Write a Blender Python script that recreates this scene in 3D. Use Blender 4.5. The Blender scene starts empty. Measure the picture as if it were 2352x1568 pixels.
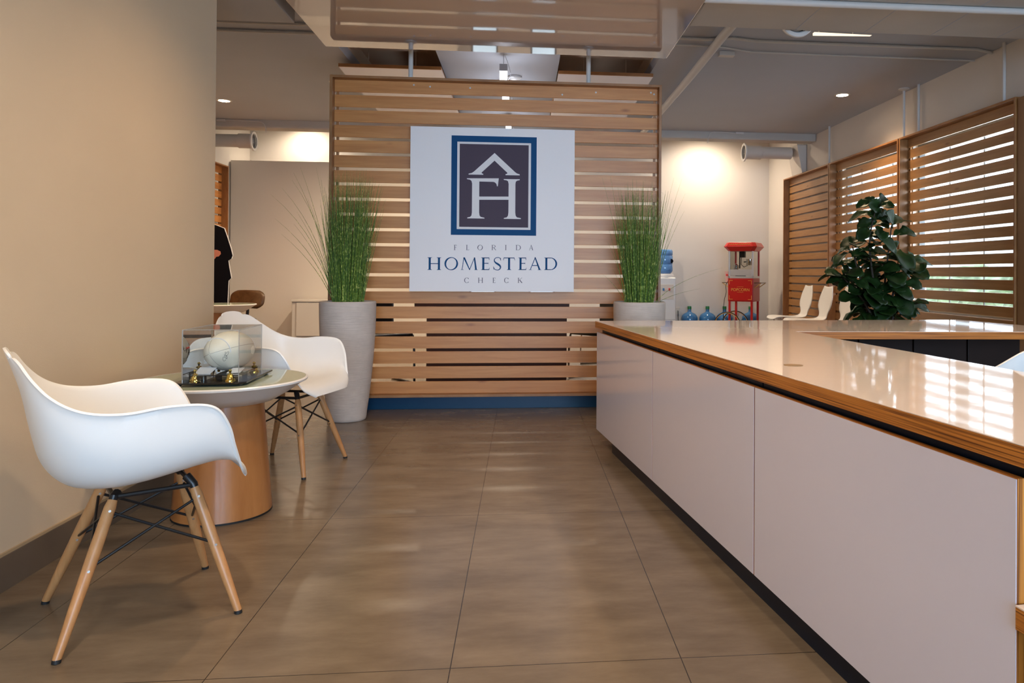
import bpy, bmesh, math, random
from mathutils import Vector, Matrix, noise
R = math.radians
PI = math.pi
S = bpy.context.scene
C = S.collection
random.seed(7)

# ------------------------------------------------------------------ camera
F, CX, CY, YAW, PIT, ROL, CAMH = 1695.51, 1364.43, 615.62, 0.097056, 0.0067788, -0.0064937, 1.03
cam_d = bpy.data.cameras.new('camera')
cam = bpy.data.objects.new('camera', cam_d); C.objects.link(cam)
cam_d.sensor_width = 36.0
cam_d.lens = 36.0 * F / 2352
cam_d.shift_x = (1176 - CX) / 2352
cam_d.shift_y = (CY - 784) / 2352
cam_d.clip_start = 0.05
cam_d.clip_end = 200
cy_, sy_ = math.cos(YAW), math.sin(YAW)
cp_, sp_ = math.cos(PIT), math.sin(PIT)
cr_, sr_ = math.cos(ROL), math.sin(ROL)
M1 = Matrix(((cy_, -sy_, 0), (sy_, cy_, 0), (0, 0, 1)))
M2 = Matrix(((1, 0, 0), (0, cp_, sp_), (0, -sp_, cp_)))
M3 = Matrix(((cr_, 0, -sr_), (0, 1, 0), (sr_, 0, cr_)))
W = M3 @ M2 @ M1
right, fwd, up = W[0], W[1], W[2]
cam.matrix_world = Matrix(((right.x, up.x, -fwd.x, 0), (right.y, up.y, -fwd.y, 0), (right.z, up.z, -fwd.z, CAMH), (0, 0, 0, 1)))
S.camera = cam

# ------------------------------------------------------------------ exposure
S.view_settings.view_transform = 'Standard'
S.view_settings.look = 'None'
S.view_settings.exposure = 0.0
S.view_settings.gamma = 1.0

# ------------------------------------------------------------------ world: soft daylight sky
wd = bpy.data.worlds.new('world'); S.world = wd
wd.use_nodes = True
bg = wd.node_tree.nodes['Background']
bg.inputs[0].default_value = (0.72, 0.88, 1.0, 1)
bg.inputs[1].default_value = 4.0

def area(name, loc, rot, sx, sy, power, col, spread=180):
    d = bpy.data.lights.new(name, 'AREA'); d.shape = 'RECTANGLE'; d.size = sx; d.size_y = sy
    d.energy = power; d.color = col; d.spread = R(spread)
    o = bpy.data.objects.new(name, d); C.objects.link(o); o.location = loc; o.rotation_euler = rot
    return o
def spot(name, loc, power, col, angle=120, blend=0.8, size=0.06, rot=(0, 0, 0)):
    d = bpy.data.lights.new(name, 'SPOT'); d.energy = power; d.color = col; d.spot_size = R(angle); d.spot_blend = blend
    d.shadow_soft_size = size
    o = bpy.data.objects.new(name, d); C.objects.link(o); o.location = loc; o.rotation_euler = rot
    return o
WARM = (1.0, 0.70, 0.42)
WARM2 = (1.0, 0.78, 0.55)
WALLC = (1.0, 0.82, 0.62)
COOL = (0.50, 0.71, 1.0)
# daylight entering through the storefront glass behind the camera, and through the side windows
area('storefront_daylight', (1.4, -7.0, 1.7), (R(90), 0, 0), 5.0, 3.0, 690, COOL)
area('window_daylight_near', (4.75, 6.5, 1.6), (0, R(90), 0), 1.6, 1.9, 90, (0.75, 0.88, 1.0))
area('window_daylight_far', (4.75, 8.45, 1.6), (0, R(90), 0), 1.6, 1.5, 60, (0.75, 0.88, 1.0))

# ------------------------------------------------------------------ materials
def nt(name):
    m = bpy.data.materials.new(name); m.use_nodes = True
    return m, m.node_tree.nodes, m.node_tree.links, m.node_tree.nodes['Principled BSDF']
def mat(name, col, rough=0.5, metal=0.0, spec=0.5, bump=0.0, bscale=40, var=0.0, vscale=6, emit=None, estr=0, coat=0, sub=0):
    m, N, L, b = nt(name)
    b.inputs['Base Color'].default_value = (*col, 1)
    b.inputs['Roughness'].default_value = rough
    b.inputs['Metallic'].default_value = metal
    b.inputs['Specular IOR Level'].default_value = spec
    if coat: b.inputs['Coat Weight'].default_value = coat; b.inputs['Coat Roughness'].default_value = 0.05
    if emit: b.inputs['Emission Color'].default_value = (*emit, 1); b.inputs['Emission Strength'].default_value = estr
    if bump or var:
        t = N.new('ShaderNodeTexCoord')
        if var:
            n = N.new('ShaderNodeTexNoise'); n.inputs['Scale'].default_value = vscale; n.inputs['Detail'].default_value = 5
            L.new(t.outputs['Object'], n.inputs['Vector'])
            r = N.new('ShaderNodeValToRGB')
            r.color_ramp.elements[0].position = 0.3; r.color_ramp.elements[1].position = 0.7
            r.color_ramp.elements[0].color = (*[c * (1 - var) for c in col], 1)
            r.color_ramp.elements[1].color = (*[min(1, c * (1 + var)) for c in col], 1)
            L.new(n.outputs['Fac'], r.inputs[0]); L.new(r.outputs[0], b.inputs['Base Color'])
        if bump:
            n2 = N.new('ShaderNodeTexNoise'); n2.inputs['Scale'].default_value = bscale; n2.inputs['Detail'].default_value = 4
            L.new(t.outputs['Object'], n2.inputs['Vector'])
            bm = N.new('ShaderNodeBump'); bm.inputs['Strength'].default_value = bump; bm.inputs['Distance'].default_value = 0.01
            L.new(n2.outputs['Fac'], bm.inputs['Height']); L.new(bm.outputs[0], b.inputs['Normal'])
    return m
def wood(name, c1, c2, scale=(1.2, 30, 30), rough=0.38, dark=None, coat=0.0, knots=True):
    m, N, L, b = nt(name)
    t = N.new('ShaderNodeTexCoord'); mp = N.new('ShaderNodeMapping'); mp.inputs['Scale'].default_value = scale
    L.new(t.outputs['Object'], mp.inputs[0])
    n = N.new('ShaderNodeTexNoise'); n.inputs['Scale'].default_value = 1.0; n.inputs['Detail'].default_value = 6; n.inputs['Roughness'].default_value = 0.6
    n.inputs['Distortion'].default_value = 0.6
    L.new(mp.outputs[0], n.inputs['Vector'])
    r = N.new('ShaderNodeValToRGB'); r.color_ramp.elements[0].position = 0.32; r.color_ramp.elements[1].position = 0.68
    r.color_ramp.elements[0].color = (*c1, 1); r.color_ramp.elements[1].color = (*c2, 1)
    L.new(n.outputs['Fac'], r.inputs[0])
    last = r.outputs[0]
    # broad tone changes along the board
    n2 = N.new('ShaderNodeTexNoise'); n2.inputs['Scale'].default_value = 0.25; n2.inputs['Detail'].default_value = 3
    L.new(mp.outputs[0], n2.inputs['Vector'])
    mx = N.new('ShaderNodeMix'); mx.data_type = 'RGBA'; mx.blend_type = 'MULTIPLY'
    r2 = N.new('ShaderNodeValToRGB'); r2.color_ramp.elements[0].position = 0.35; r2.color_ramp.elements[1].position = 0.65
    r2.color_ramp.elements[0].color = (0.88, 0.86, 0.83, 1); r2.color_ramp.elements[1].color = (1, 1, 1, 1)
    L.new(n2.outputs['Fac'], r2.inputs[0])
    mx.inputs[0].default_value = 1
    L.new(last, mx.inputs[6]); L.new(r2.outputs[0], mx.inputs[7]); last = mx.outputs[2]
    if knots:
        v = N.new('ShaderNodeTexVoronoi'); v.inputs['Scale'].default_value = 0.55
        mp3 = N.new('ShaderNodeMapping'); mp3.inputs['Scale'].default_value = (4, 12, 12)
        L.new(t.outputs['Object'], mp3.inputs[0]); L.new(mp3.outputs[0], v.inputs['Vector'])
        r3 = N.new('ShaderNodeValToRGB'); r3.color_ramp.elements[0].position = 0.03; r3.color_ramp.elements[1].position = 0.11
        r3.color_ramp.elements[0].color = (0.55, 0.4, 0.3, 1); r3.color_ramp.elements[1].color = (1, 1, 1, 1)
        L.new(v.outputs['Distance'], r3.inputs[0])
        m3 = N.new('ShaderNodeMix'); m3.data_type = 'RGBA'; m3.blend_type = 'MULTIPLY'; m3.inputs[0].default_value = 0.8
        L.new(last, m3.inputs[6]); L.new(r3.outputs[0], m3.inputs[7]); last = m3.outputs[2]
    L.new(last, b.inputs['Base Color'])
    b.inputs['Roughness'].default_value = rough
    b.inputs['Coat Weight'].default_value = coat; b.inputs['Coat Roughness'].default_value = 0.1
    return m
def plyedge(name, sc=(2.5, 2.5, 330)):
    # stacked ply layers: stripes along local Z
    m, N, L, b = nt(name)
    t = N.new('ShaderNodeTexCoord'); mp = N.new('ShaderNodeMapping'); mp.inputs['Scale'].default_value = sc
    L.new(t.outputs['Object'], mp.inputs[0])
    n = N.new('ShaderNodeTexNoise'); n.inputs['Scale'].default_value = 1; n.inputs['Detail'].default_value = 3
    L.new(mp.outputs[0], n.inputs['Vector'])
    r = N.new('ShaderNodeValToRGB')
    e = r.color_ramp.elements
    e[0].position = 0.34; e[0].color = (0.12, 0.032, 0.005, 1)
    e[1].position = 0.72; e[1].color = (0.60, 0.24, 0.040, 1)
    x = e.new(0.5); x.color = (0.42, 0.145, 0.020, 1)
    L.new(n.outputs['Fac'], r.inputs[0]); L.new(r.outputs[0], b.inputs['Base Color'])
    b.inputs['Roughness'].default_value = 0.35
    return m
def glass(name, tint=(0.95, 0.98, 1.0), refl=1.0):
    m, N, L, b = nt(name)
    N.remove(b)
    out = N['Material Output']
    tr = N.new('ShaderNodeBsdfTransparent'); tr.inputs[0].default_value = (*tint, 1)
    gl = N.new('ShaderNodeBsdfGlossy'); gl.inputs['Roughness'].default_value = 0.02
    ge = N.new('ShaderNodeNewGeometry'); dt = N.new('ShaderNodeVectorMath'); dt.operation = 'DOT_PRODUCT'
    L.new(ge.outputs['Incoming'], dt.inputs[0]); L.new(ge.outputs['Normal'], dt.inputs[1])
    def mth(op, a, b_):
        x = N.new('ShaderNodeMath'); x.operation = op
        for i, v in enumerate((a, b_)):
            if v is None: continue
            if isinstance(v, (int, float)): x.inputs[i].default_value = v
            else: L.new(v, x.inputs[i])
        return x
    ab = mth('ABSOLUTE', dt.outputs['Value'], None)
    p5 = mth('POWER', mth('SUBTRACT', 1.0, ab.outputs[0]).outputs[0], 5.0)
    mu = mth('MULTIPLY', mth('MULTIPLY_ADD', p5.outputs[0], 0.9).outputs[0], refl)
    mu.inputs[0].links[0].from_node.inputs[2].default_value = 0.04
    mx = N.new('ShaderNodeMixShader')
    L.new(mu.outputs[0], mx.inputs[0]); L.new(tr.outputs[0], mx.inputs[1]); L.new(gl.outputs[0], mx.inputs[2])
    L.new(mx.outputs[0], out.inputs[0])
    return m
def tile_mat():
    m, N, L, b = nt('floor_tile')
    g = N.new('ShaderNodeNewGeometry'); sp = N.new('ShaderNodeSeparateXYZ'); L.new(g.outputs['Position'], sp.inputs[0])
    def M(op, a, bb=None, c=None):
        x = N.new('ShaderNodeMath'); x.operation = op
        for i, v in enumerate((a, bb, c)):
            if v is None: continue
            if isinstance(v, (int, float)): x.inputs[i].default_value = v
            else: L.new(v, x.inputs[i])
        return x.outputs[0]
    gx = M('DIVIDE', M('SUBTRACT', sp.outputs[0], -0.1789 - 61.0), 0.61)
    gy = M('DIVIDE', M('SUBTRACT', sp.outputs[1], 4.3938 - 122.0), 1.22)
    fx = M('FRACT', gx); fy = M('FRACT', gy)
    dx = M('MULTIPLY', M('MINIMUM', fx, M('SUBTRACT', 1.0, fx)), 0.61)
    dy = M('MULTIPLY', M('MINIMUM', fy, M('SUBTRACT', 1.0, fy)), 1.22)
    d = M('MINIMUM', dx, dy)
    line = M('LESS_THAN', d, 0.0014)
    # cloudy tile tone
    n = N.new('ShaderNodeTexNoise'); n.inputs['Scale'].default_value = 3.0; n.inputs['Detail'].default_value = 8; n.inputs['Roughness'].default_value = 0.62
    mp = N.new('ShaderNodeMapping'); mp.inputs['Scale'].default_value = (1.0, 2.6, 1); L.new(g.outputs['Position'], mp.inputs[0]); L.new(mp.outputs[0], n.inputs['Vector'])
    # offset each tile
    wn = N.new('ShaderNodeTexWhiteNoise'); wn.noise_dimensions = '2D'
    cb = N.new('ShaderNodeCombineXYZ'); L.new(M('FLOOR', gx), cb.inputs[0]); L.new(M('FLOOR', gy), cb.inputs[1]); L.new(cb.outputs[0], wn.inputs['Vector'])
    r = N.new('ShaderNodeValToRGB'); r.color_ramp.elements[0].position = 0.3; r.color_ramp.elements[1].position = 0.72
    r.color_ramp.elements[0].color = (0.128, 0.092, 0.060, 1); r.color_ramp.elements[1].color = (0.215, 0.160, 0.107, 1)
    L.new(M('ADD', n.outputs['Fac'], M('MULTIPLY', M('SUBTRACT', wn.outputs['Value'], 0.5), 0.07)), r.inputs[0])
    mx = N.new('ShaderNodeMix'); mx.data_type = 'RGBA'; L.new(line, mx.inputs[0]); L.new(r.outputs[0], mx.inputs[6]); mx.inputs[7].default_value = (0.035, 0.024, 0.017, 1)
    L.new(mx.outputs[2], b.inputs['Base Color'])
    n3 = N.new('ShaderNodeTexNoise'); n3.inputs['Scale'].default_value = 22; n3.inputs['Detail'].default_value = 5; L.new(g.outputs['Position'], n3.inputs['Vector'])
    L.new(M('MULTIPLY_ADD', n3.outputs['Fac'], 0.05, 0.23), b.inputs['Roughness'])
    bp = N.new('ShaderNodeBump'); bp.inputs['Strength'].default_value = 0.015; bp.inputs['Distance'].default_value = 0.004
    return m
def grass_mat(name, base, tip, spots):
    m, N, L, b = nt(name)
    t = N.new('ShaderNodeTexCoord'); n = N.new('ShaderNodeTexNoise'); n.inputs['Scale'].default_value = 60; n.inputs['Detail'].default_value = 2
    L.new(t.outputs['Object'], n.inputs['Vector'])
    r = N.new('ShaderNodeValToRGB'); e = r.color_ramp.elements
    e[0].position = 0.35; e[0].color = (*base, 1); e[1].position = 0.60; e[1].color = (*tip, 1)
    x = e.new(0.66); x.color = (*spots, 1)
    L.new(n.outputs['Fac'], r.inputs[0]); L.new(r.outputs[0], b.inputs['Base Color']); b.inputs['Roughness'].default_value = 0.45
    return m

M = {}
M['wall_beige'] = mat('wall_beige', (0.60, 0.475, 0.325), 0.75, bump=0.05, bscale=220, var=0.03, vscale=1.5)
M['wall_white'] = mat('wall_white', (0.66, 0.62, 0.57), 0.7, bump=0.05, bscale=160)
M['wall_tan'] = mat('wall_tan', (0.70, 0.63, 0.53), 0.75, bump=0.05, bscale=160)
M['ceiling'] = mat('ceiling_paint', (0.43, 0.46, 0.52), 0.7, bump=0.08, bscale=60, var=0.03, vscale=1.2)
M['ceiling_dark'] = mat('coffer_paint', (0.74, 0.58, 0.43), 0.8, bump=0.05)
M['beam'] = mat('beam_paint', (0.50, 0.47, 0.43), 0.7, bump=0.08, bscale=60, var=0.05, vscale=2)
M['soffit'] = mat('soffit_gloss', (0.46, 0.38, 0.34), 0.04, spec=1.0, coat=1.0)
M['soffit'].node_tree.nodes['Principled BSDF'].inputs['Coat IOR'].default_value = 1.75
M['tile'] = tile_mat()
M['base_tile'] = mat('skirting_tile', (0.13, 0.095, 0.065), 0.35, var=0.15, vscale=5)
M['base_cap'] = mat('skirting_cap', (0.42, 0.30, 0.17), 0.4)
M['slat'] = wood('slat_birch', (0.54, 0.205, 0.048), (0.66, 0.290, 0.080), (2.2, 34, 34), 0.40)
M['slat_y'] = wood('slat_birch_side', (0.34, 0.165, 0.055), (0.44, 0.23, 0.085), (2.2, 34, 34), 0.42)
M['frame'] = wood('frame_birch', (0.30, 0.125, 0.035), (0.40, 0.185, 0.06), (6, 20, 6), 0.42, knots=False)
M['board_brown'] = wood('end_board_wood', (0.22, 0.10, 0.035), (0.30, 0.15, 0.055), (8, 8, 2), 0.45, knots=False)
M['blue'] = mat('plinth_blue', (0.001, 0.035, 0.085), 0.35, spec=0.25)
M['white_lam'] = mat('white_laminate_cool_tint', (0.65, 0.63, 0.73), 0.10, spec=0.5)  # white laminate, cool daylight tint put into its base colour
M['white_top'] = mat('white_countertop', (0.80, 0.67, 0.58), 0.05, spec=0.65, bump=0.02, bscale=9)
M['ply'] = plyedge('ply_edge')
M['ply_x'] = plyedge('ply_edge_upright', (330, 2.5, 2.5))
M['kick'] = mat('kick_black_blue', (0.004, 0.010, 0.024), 0.35, spec=0.25)
M['dark_wood'] = mat('dark_cabinet', (0.016, 0.008, 0.006), 0.45, spec=0.2, var=0.2, vscale=3)
M['end_ply'] = wood('end_panel_ply', (0.25, 0.15, 0.07), (0.40, 0.26, 0.13), (20, 20, 2), 0.5, knots=False)
M['shell'] = mat('chair_shell_white', (0.82, 0.80, 0.76), 0.36, spec=0.5)
M['leg'] = wood('beech_leg', (0.46, 0.21, 0.075), (0.58, 0.29, 0.115), (40, 40, 3), 0.35, knots=False)
M['black'] = mat('black_metal', (0.008, 0.008, 0.009), 0.35)
M['rubber'] = mat('black_rubber', (0.01, 0.01, 0.01), 0.6)
M['steel'] = mat('steel', (0.7, 0.7, 0.7), 0.25, metal=1)
M['chrome'] = mat('chrome', (0.85, 0.85, 0.87), 0.08, metal=1)
M['brass'] = mat('polished_brass', (0.95, 0.68, 0.16), 0.12, metal=1)
M['tglass'] = mat('table_green_glass', (0.40, 0.47, 0.36), 0.06, spec=0.6)
M['twhite'] = mat('table_white', (0.74, 0.72, 0.69), 0.3)
M['tbase'] = wood('table_base_cherry', (0.36, 0.135, 0.035), (0.46, 0.195, 0.060), (14, 14, 3), 0.33, knots=False, coat=0.3)
M['acrylic'] = glass('clear_acrylic', (0.93, 0.95, 0.95), 0.9)
M['acr_edge'] = mat('acrylic_edge', (0.35, 0.33, 0.30), 0.15)
M['mirror'] = mat('mirror', (0.80, 0.80, 0.80), 0.02, metal=1)
M['acr_black'] = mat('black_acrylic', (0.004, 0.004, 0.005), 0.04, spec=0.7)
M['ball'] = mat('ball_leather', (0.80, 0.76, 0.66), 0.35, bump=0.15, bscale=400)
M['ink'] = mat('black_ink', (0.015, 0.012, 0.012), 0.5)
M['red_ink'] = mat('red_print', (0.6, 0.03, 0.03), 0.5)
M['card'] = mat('white_card', (0.75, 0.76, 0.80), 0.5)
M['pot'] = mat('pot_stone', (0.60, 0.51, 0.44), 0.75, bump=0.0, var=0.06, vscale=14)
def ribbed(m):
    N, L = m.node_tree.nodes, m.node_tree.links
    t = N.new('ShaderNodeTexCoord'); mp = N.new('ShaderNodeMapping'); mp.inputs['Scale'].default_value = (9, 9, 190)
    n = N.new('ShaderNodeTexNoise'); n.inputs['Scale'].default_value = 1; n.inputs['Detail'].default_value = 3
    bp = N.new('ShaderNodeBump'); bp.inputs['Strength'].default_value = 0.5; bp.inputs['Distance'].default_value = 0.006
    L.new(t.outputs['Object'], mp.inputs[0]); L.new(mp.outputs[0], n.inputs['Vector']); L.new(n.outputs['Fac'], bp.inputs['Height']); L.new(bp.outputs[0], N['Principled BSDF'].inputs['Normal'])
ribbed(M['pot'])
M['soil'] = mat('soil', (0.03, 0.02, 0.012), 0.9, bump=0.4)
M['grass'] = grass_mat('onion_grass', (0.040, 0.105, 0.006), (0.17, 0.27, 0.022), (0.55, 0.58, 0.16))
M['leaf'] = mat('fig_leaf', (0.014, 0.040, 0.007), 0.45, spec=0.3, var=0.5, vscale=9)
M['bark'] = mat('fig_stem', (0.045, 0.03, 0.018), 0.7, bump=0.2)
M['red'] = mat('cart_red', (0.50, 0.012, 0.010), 0.28)
M['red_dark'] = mat('cart_red_side', (0.50, 0.012, 0.010), 0.3)
M['gold'] = mat('gold_paint', (0.75, 0.42, 0.08), 0.35)
M['alu'] = mat('brushed_aluminium', (0.62, 0.63, 0.65), 0.35, metal=0.7)
M['pane'] = glass('window_glass', (0.96, 0.98, 1.0), 0.8)
M['cart_glass'] = glass('cart_glass', (0.85, 0.86, 0.84), 0.8)
M['bottle'] = mat('bottle_blue', (0.035, 0.16, 0.38), 0.12, spec=0.7)
M['bottle_clear'] = mat('bottle_light_blue', (0.10, 0.26, 0.55), 0.12, spec=0.7)
M['cap_green'] = mat('cap_green', (0.01, 0.16, 0.05), 0.4)
M['plastic'] = mat('white_plastic', (0.62, 0.64, 0.66), 0.35)
M['plastic_ivory'] = mat('ivory_plastic', (0.6, 0.56, 0.48), 0.4)
M['paper_red'] = mat('cup_stripe', (0.75, 0.45, 0.42), 0.5)
M['lamp_warm'] = mat('lamp_warm', (1, 1, 1), 0.5, emit=(1.0, 0.78, 0.52), estr=14)
M['sliver_glow'] = mat('sliver_glow', (1, 1, 1), 0.5, emit=(1.0, 0.80, 0.58), estr=1.3)  # weak glow for the sliver of lit wall, not a lamp
M['lamp_cool'] = mat('lamp_cool', (1, 1, 1), 0.5, emit=(0.80, 0.84, 1.0), estr=9)
M['pipe'] = mat('painted_pipe', (0.60, 0.585, 0.56), 0.5, bump=0.06, bscale=30)
M['pipe_dark'] = mat('pipe_shaded', (0.12, 0.105, 0.095), 0.6)
M['duct'] = mat('duct_paint', (0.62, 0.58, 0.53), 0.45)
M['register'] = mat('register_white', (0.75, 0.73, 0.70), 0.4)
M['shadow_gap'] = mat('register_recess', (0.02, 0.02, 0.02), 0.8)
M['suit'] = mat('printed_suit', (0.002, 0.002, 0.005), 0.6, spec=0.1)
M['skin'] = mat('printed_skin', (0.45, 0.17, 0.12), 0.45)
M['hair'] = mat('printed_hair', (0.06, 0.035, 0.02), 0.5)
M['walnut'] = wood('walnut_ply', (0.07, 0.035, 0.015), (0.13, 0.07, 0.03), (14, 3, 14), 0.35, knots=False)
M['desk_wood'] = mat('desk_brown', (0.085, 0.035, 0.015), 0.4, var=0.1, vscale=4)
M['cabinet_grey'] = mat('cabinet_offwhite', (0.58, 0.54, 0.48), 0.45)
M['sign_white'] = mat('sign_board', (0.90, 0.85, 0.83), 0.5, spec=0.2)
M['sign_blue'] = mat('sign_blue', (0.006, 0.068, 0.185), 0.55, spec=0.12)
M['sign_purple'] = mat('sign_purple_grey', (0.082, 0.060, 0.082), 0.55, spec=0.12)
M['sign_light'] = mat('sign_offwhite', (0.80, 0.76, 0.74), 0.55, spec=0.12)
M['sign_grey'] = mat('sign_grey_type', (0.14, 0.12, 0.15), 0.55, spec=0.12)
M['ground'] = mat('paving', (0.52, 0.50, 0.47), 0.85, var=0.1, vscale=1)
M['hedge'] = mat('hedge_leaf', (0.30, 0.36, 0.20), 0.6, var=0.5, vscale=5)
M['ext_wall'] = mat('neighbour_wall', (0.86, 0.88, 0.90), 0.8)
M['alu_frame'] = mat('window_frame', (0.10, 0.10, 0.10), 0.4)
M['sill'] = mat('sill_paint', (0.72, 0.66, 0.52), 0.5)

# ------------------------------------------------------------------ object helpers
class MB:
    def __init__(s): s.v = []; s.f = []; s.mi = []
    def add(s, vs, fs, mi=0):
        o = len(s.v); s.v += [tuple(v) for v in vs]; s.f += [tuple(i + o for i in f) for f in fs]; s.mi += [mi] * len(fs)
        return s
    def box(s, x0, y0, z0, x1, y1, z1, mi=0):
        vs = [(x, y, z) for x in (x0, x1) for y in (y0, y1) for z in (z0, z1)]
        return s.add(vs, [(0, 1, 3, 2), (4, 6, 7, 5), (0, 4, 5, 1), (2, 3, 7, 6), (0, 2, 6, 4), (1, 5, 7, 3)], mi)
    def prism(s, pts, z0, z1, mi=0, ax='z'):
        n = len(pts)
        def P(a, b, c):
            return (a, b, c) if ax == 'z' else ((a, c, b) if ax == 'y' else (c, a, b))
        vs = [P(x, y, z0) for x, y in pts] + [P(x, y, z1) for x, y in pts]
        fs = [tuple(range(n))[::-1], tuple(range(n, 2 * n))] + [(i, (i + 1) % n, n + (i + 1) % n, n + i) for i in range(n)]
        return s.add(vs, fs, mi)
    def tube(s, pts, r, n=10, caps=True, mi=0):
        pts = [Vector(p) for p in pts]; rs = r if isinstance(r, (list, tuple)) else [r] * len(pts)
        vs = []; up0 = None
        for i, p in enumerate(pts):
            a = pts[max(0, i - 1)]; b = pts[min(len(pts) - 1, i + 1)]
            t = (b - a).normalized()
            if up0 is None:
                up0 = t.orthogonal().normalized()
            else:
                up0 = (up0 - t * up0.dot(t)).normalized()
            q = t.cross(up0)
            for k in range(n):
                an = 2 * PI * k / n
                vs.append(p + (up0 * math.cos(an) + q * math.sin(an)) * rs[i])
        fs = []
        for i in range(len(pts) - 1):
            for k in range(n):
                fs.append((i * n + k, i * n + (k + 1) % n, (i + 1) * n + (k + 1) % n, (i + 1) * n + k))
        if caps: fs.append(tuple(range(n))[::-1]); fs.append(tuple(range((len(pts) - 1) * n, len(pts) * n)))
        return s.add(vs, fs, mi)
    def lathe(s, prof, n=48, c=(0, 0, 0), mi=0, ax='z', cap=True):
        vs = []
        for r, z in prof:
            for k in range(n):
                a = 2 * PI * k / n
                p = (r * math.cos(a), r * math.sin(a), z)
                if ax == 'x': p = (p[2], p[0], p[1])
                if ax == 'y': p = (p[0], p[2], p[1])
                vs.append((c[0] + p[0], c[1] + p[1], c[2] + p[2]))
        fs = [(i * n + k, i * n + (k + 1) % n, (i + 1) * n + (k + 1) % n, (i + 1) * n + k) for i in range(len(prof) - 1) for k in range(n)]
        if cap and prof[0][0] > 1e-5: fs.append(tuple(range(n))[::-1])
        if cap and prof[-1][0] > 1e-5: fs.append(tuple(range((len(prof) - 1) * n, len(prof) * n)))
        return s.add(vs, fs, mi)
    def build(s, name, m, parent=None, smooth=False, bevel=0, sub=0, solid=0, segs=2, loc=None, auto=None, sharp=40):
        me = bpy.data.meshes.new(name)
        me.from_pydata(s.v, [], s.f)
        ms = m if isinstance(m, (list, tuple)) else [m]
        for x in ms: me.materials.append(x)
        for p, i in zip(me.polygons, s.mi): p.material_index = i
        bm = bmesh.new(); bm.from_mesh(me)
        bmesh.ops.remove_doubles(bm, verts=bm.verts, dist=1e-6)
        if not solid: bmesh.ops.recalc_face_normals(bm, faces=bm.faces)
        if smooth:
            for f in bm.faces: f.smooth = True
            for e in bm.edges:
                if len(e.link_faces) == 2 and e.calc_face_angle(0) > R(sharp): e.smooth = False
        bm.to_mesh(me); bm.free()
        o = bpy.data.objects.new(name, me); C.objects.link(o)
        if parent: o.parent = parent
        if loc: o.location = loc
        if solid:
            md = o.modifiers.new('solid', 'SOLIDIFY'); md.thickness = solid; md.offset = 0
        if bevel:
            md = o.modifiers.new('bevel', 'BEVEL'); md.width = bevel; md.segments = segs; md.limit_method = 'ANGLE'; md.angle_limit = R(35)
            md.harden_normals = False
        if sub:
            md = o.modifiers.new('sub', 'SUBSURF'); md.levels = sub; md.render_levels = sub
        return o
def tag(o, label=None, cat=None, group=None, kind=None):
    if label: o['label'] = label
    if cat: o['category'] = cat
    if group: o['group'] = group
    if kind: o['kind'] = kind
    return o
def thing(name, label, cat, loc=(0, 0, 0), rz=0, group=None):
    o = bpy.data.objects.new(name, None); C.objects.link(o); o.empty_display_size = 0.1
    o.location = loc; o.rotation_euler = (0, 0, rz)
    return tag(o, label, cat, group)
def struct(name, mb, m, label=None, cat=None, **k):
    o = mb.build(name, m, **k); o['kind'] = 'structure'
    if label: o['label'] = label
    if cat: o['category'] = cat
    return o
def dup(root, loc, rz, label, group=None):
    r = root.copy(); C.objects.link(r); r.location = loc; r.rotation_euler = (0, 0, rz); r['label'] = label
    if group: r['group'] = group
    for ch in list(root.children):
        c = ch.copy(); C.objects.link(c); c.parent = r
        for g in ch.children:
            d = g.copy(); C.objects.link(d); d.parent = c
    return r

# ================================================================== ROOM SHELL
XR, XL, YB, YF, ZC, ZC2 = 4.10, -4.25, 12.0, -2.5, 3.0, 3.4
struct('floor', MB().box(XL, YF, -0.12, XR, YB, 0), M['tile'], 'brown grey rectangular stone tile floor with dark thin joints', 'floor')

# ceiling with two dark coffers over the hanging panels
cf = MB()
cof = [(-1.62, -0.78, 6.15, 10.0), (0.33, 1.24, 6.15, 10.0)]
xs = [XL, -1.62, -0.78, 0.33, 1.24, XR]
for i in range(5):
    if i in (1, 3):
        cf.box(xs[i], YF, ZC, xs[i + 1], 6.15, ZC + 0.1); cf.box(xs[i], 9.6, ZC, xs[i + 1], 10.2, ZC + 0.1)
    else:
        cf.box(xs[i], YF, ZC, xs[i + 1], 10.2, ZC + 0.1)
cf.box(XL, 10.2, ZC2, XR, YB, ZC2 + 0.1)
struct('ceiling', cf, M['ceiling'], 'off white painted ceiling with two open bays', 'ceiling')
for n_, (a, b_, c_, d_) in enumerate(cof):
    m_ = MB(); d_ = 9.6
    m_.box(a, c_, ZC + 0.25, b_, d_, ZC + 0.5)
    m_.box(a - 0.02, c_, ZC + 0.1, a, d_, ZC + 0.5); m_.box(b_, c_, ZC + 0.1, b_ + 0.02, d_, ZC + 0.5)
    m_.box(a, c_ - 0.02, ZC + 0.1, b_, c_, ZC + 0.5); m_.box(a, d_, ZC + 0.1, b_, d_ + 0.02, ZC + 0.5)
    for yy in (7.0, 8.2):
        m_.box(a, yy, ZC + 0.12, b_, yy + 0.12, ZC + 0.25)
    struct('ceiling', m_, M['ceiling_dark'], 'dark brown recessed ceiling bay', 'ceiling')

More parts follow.
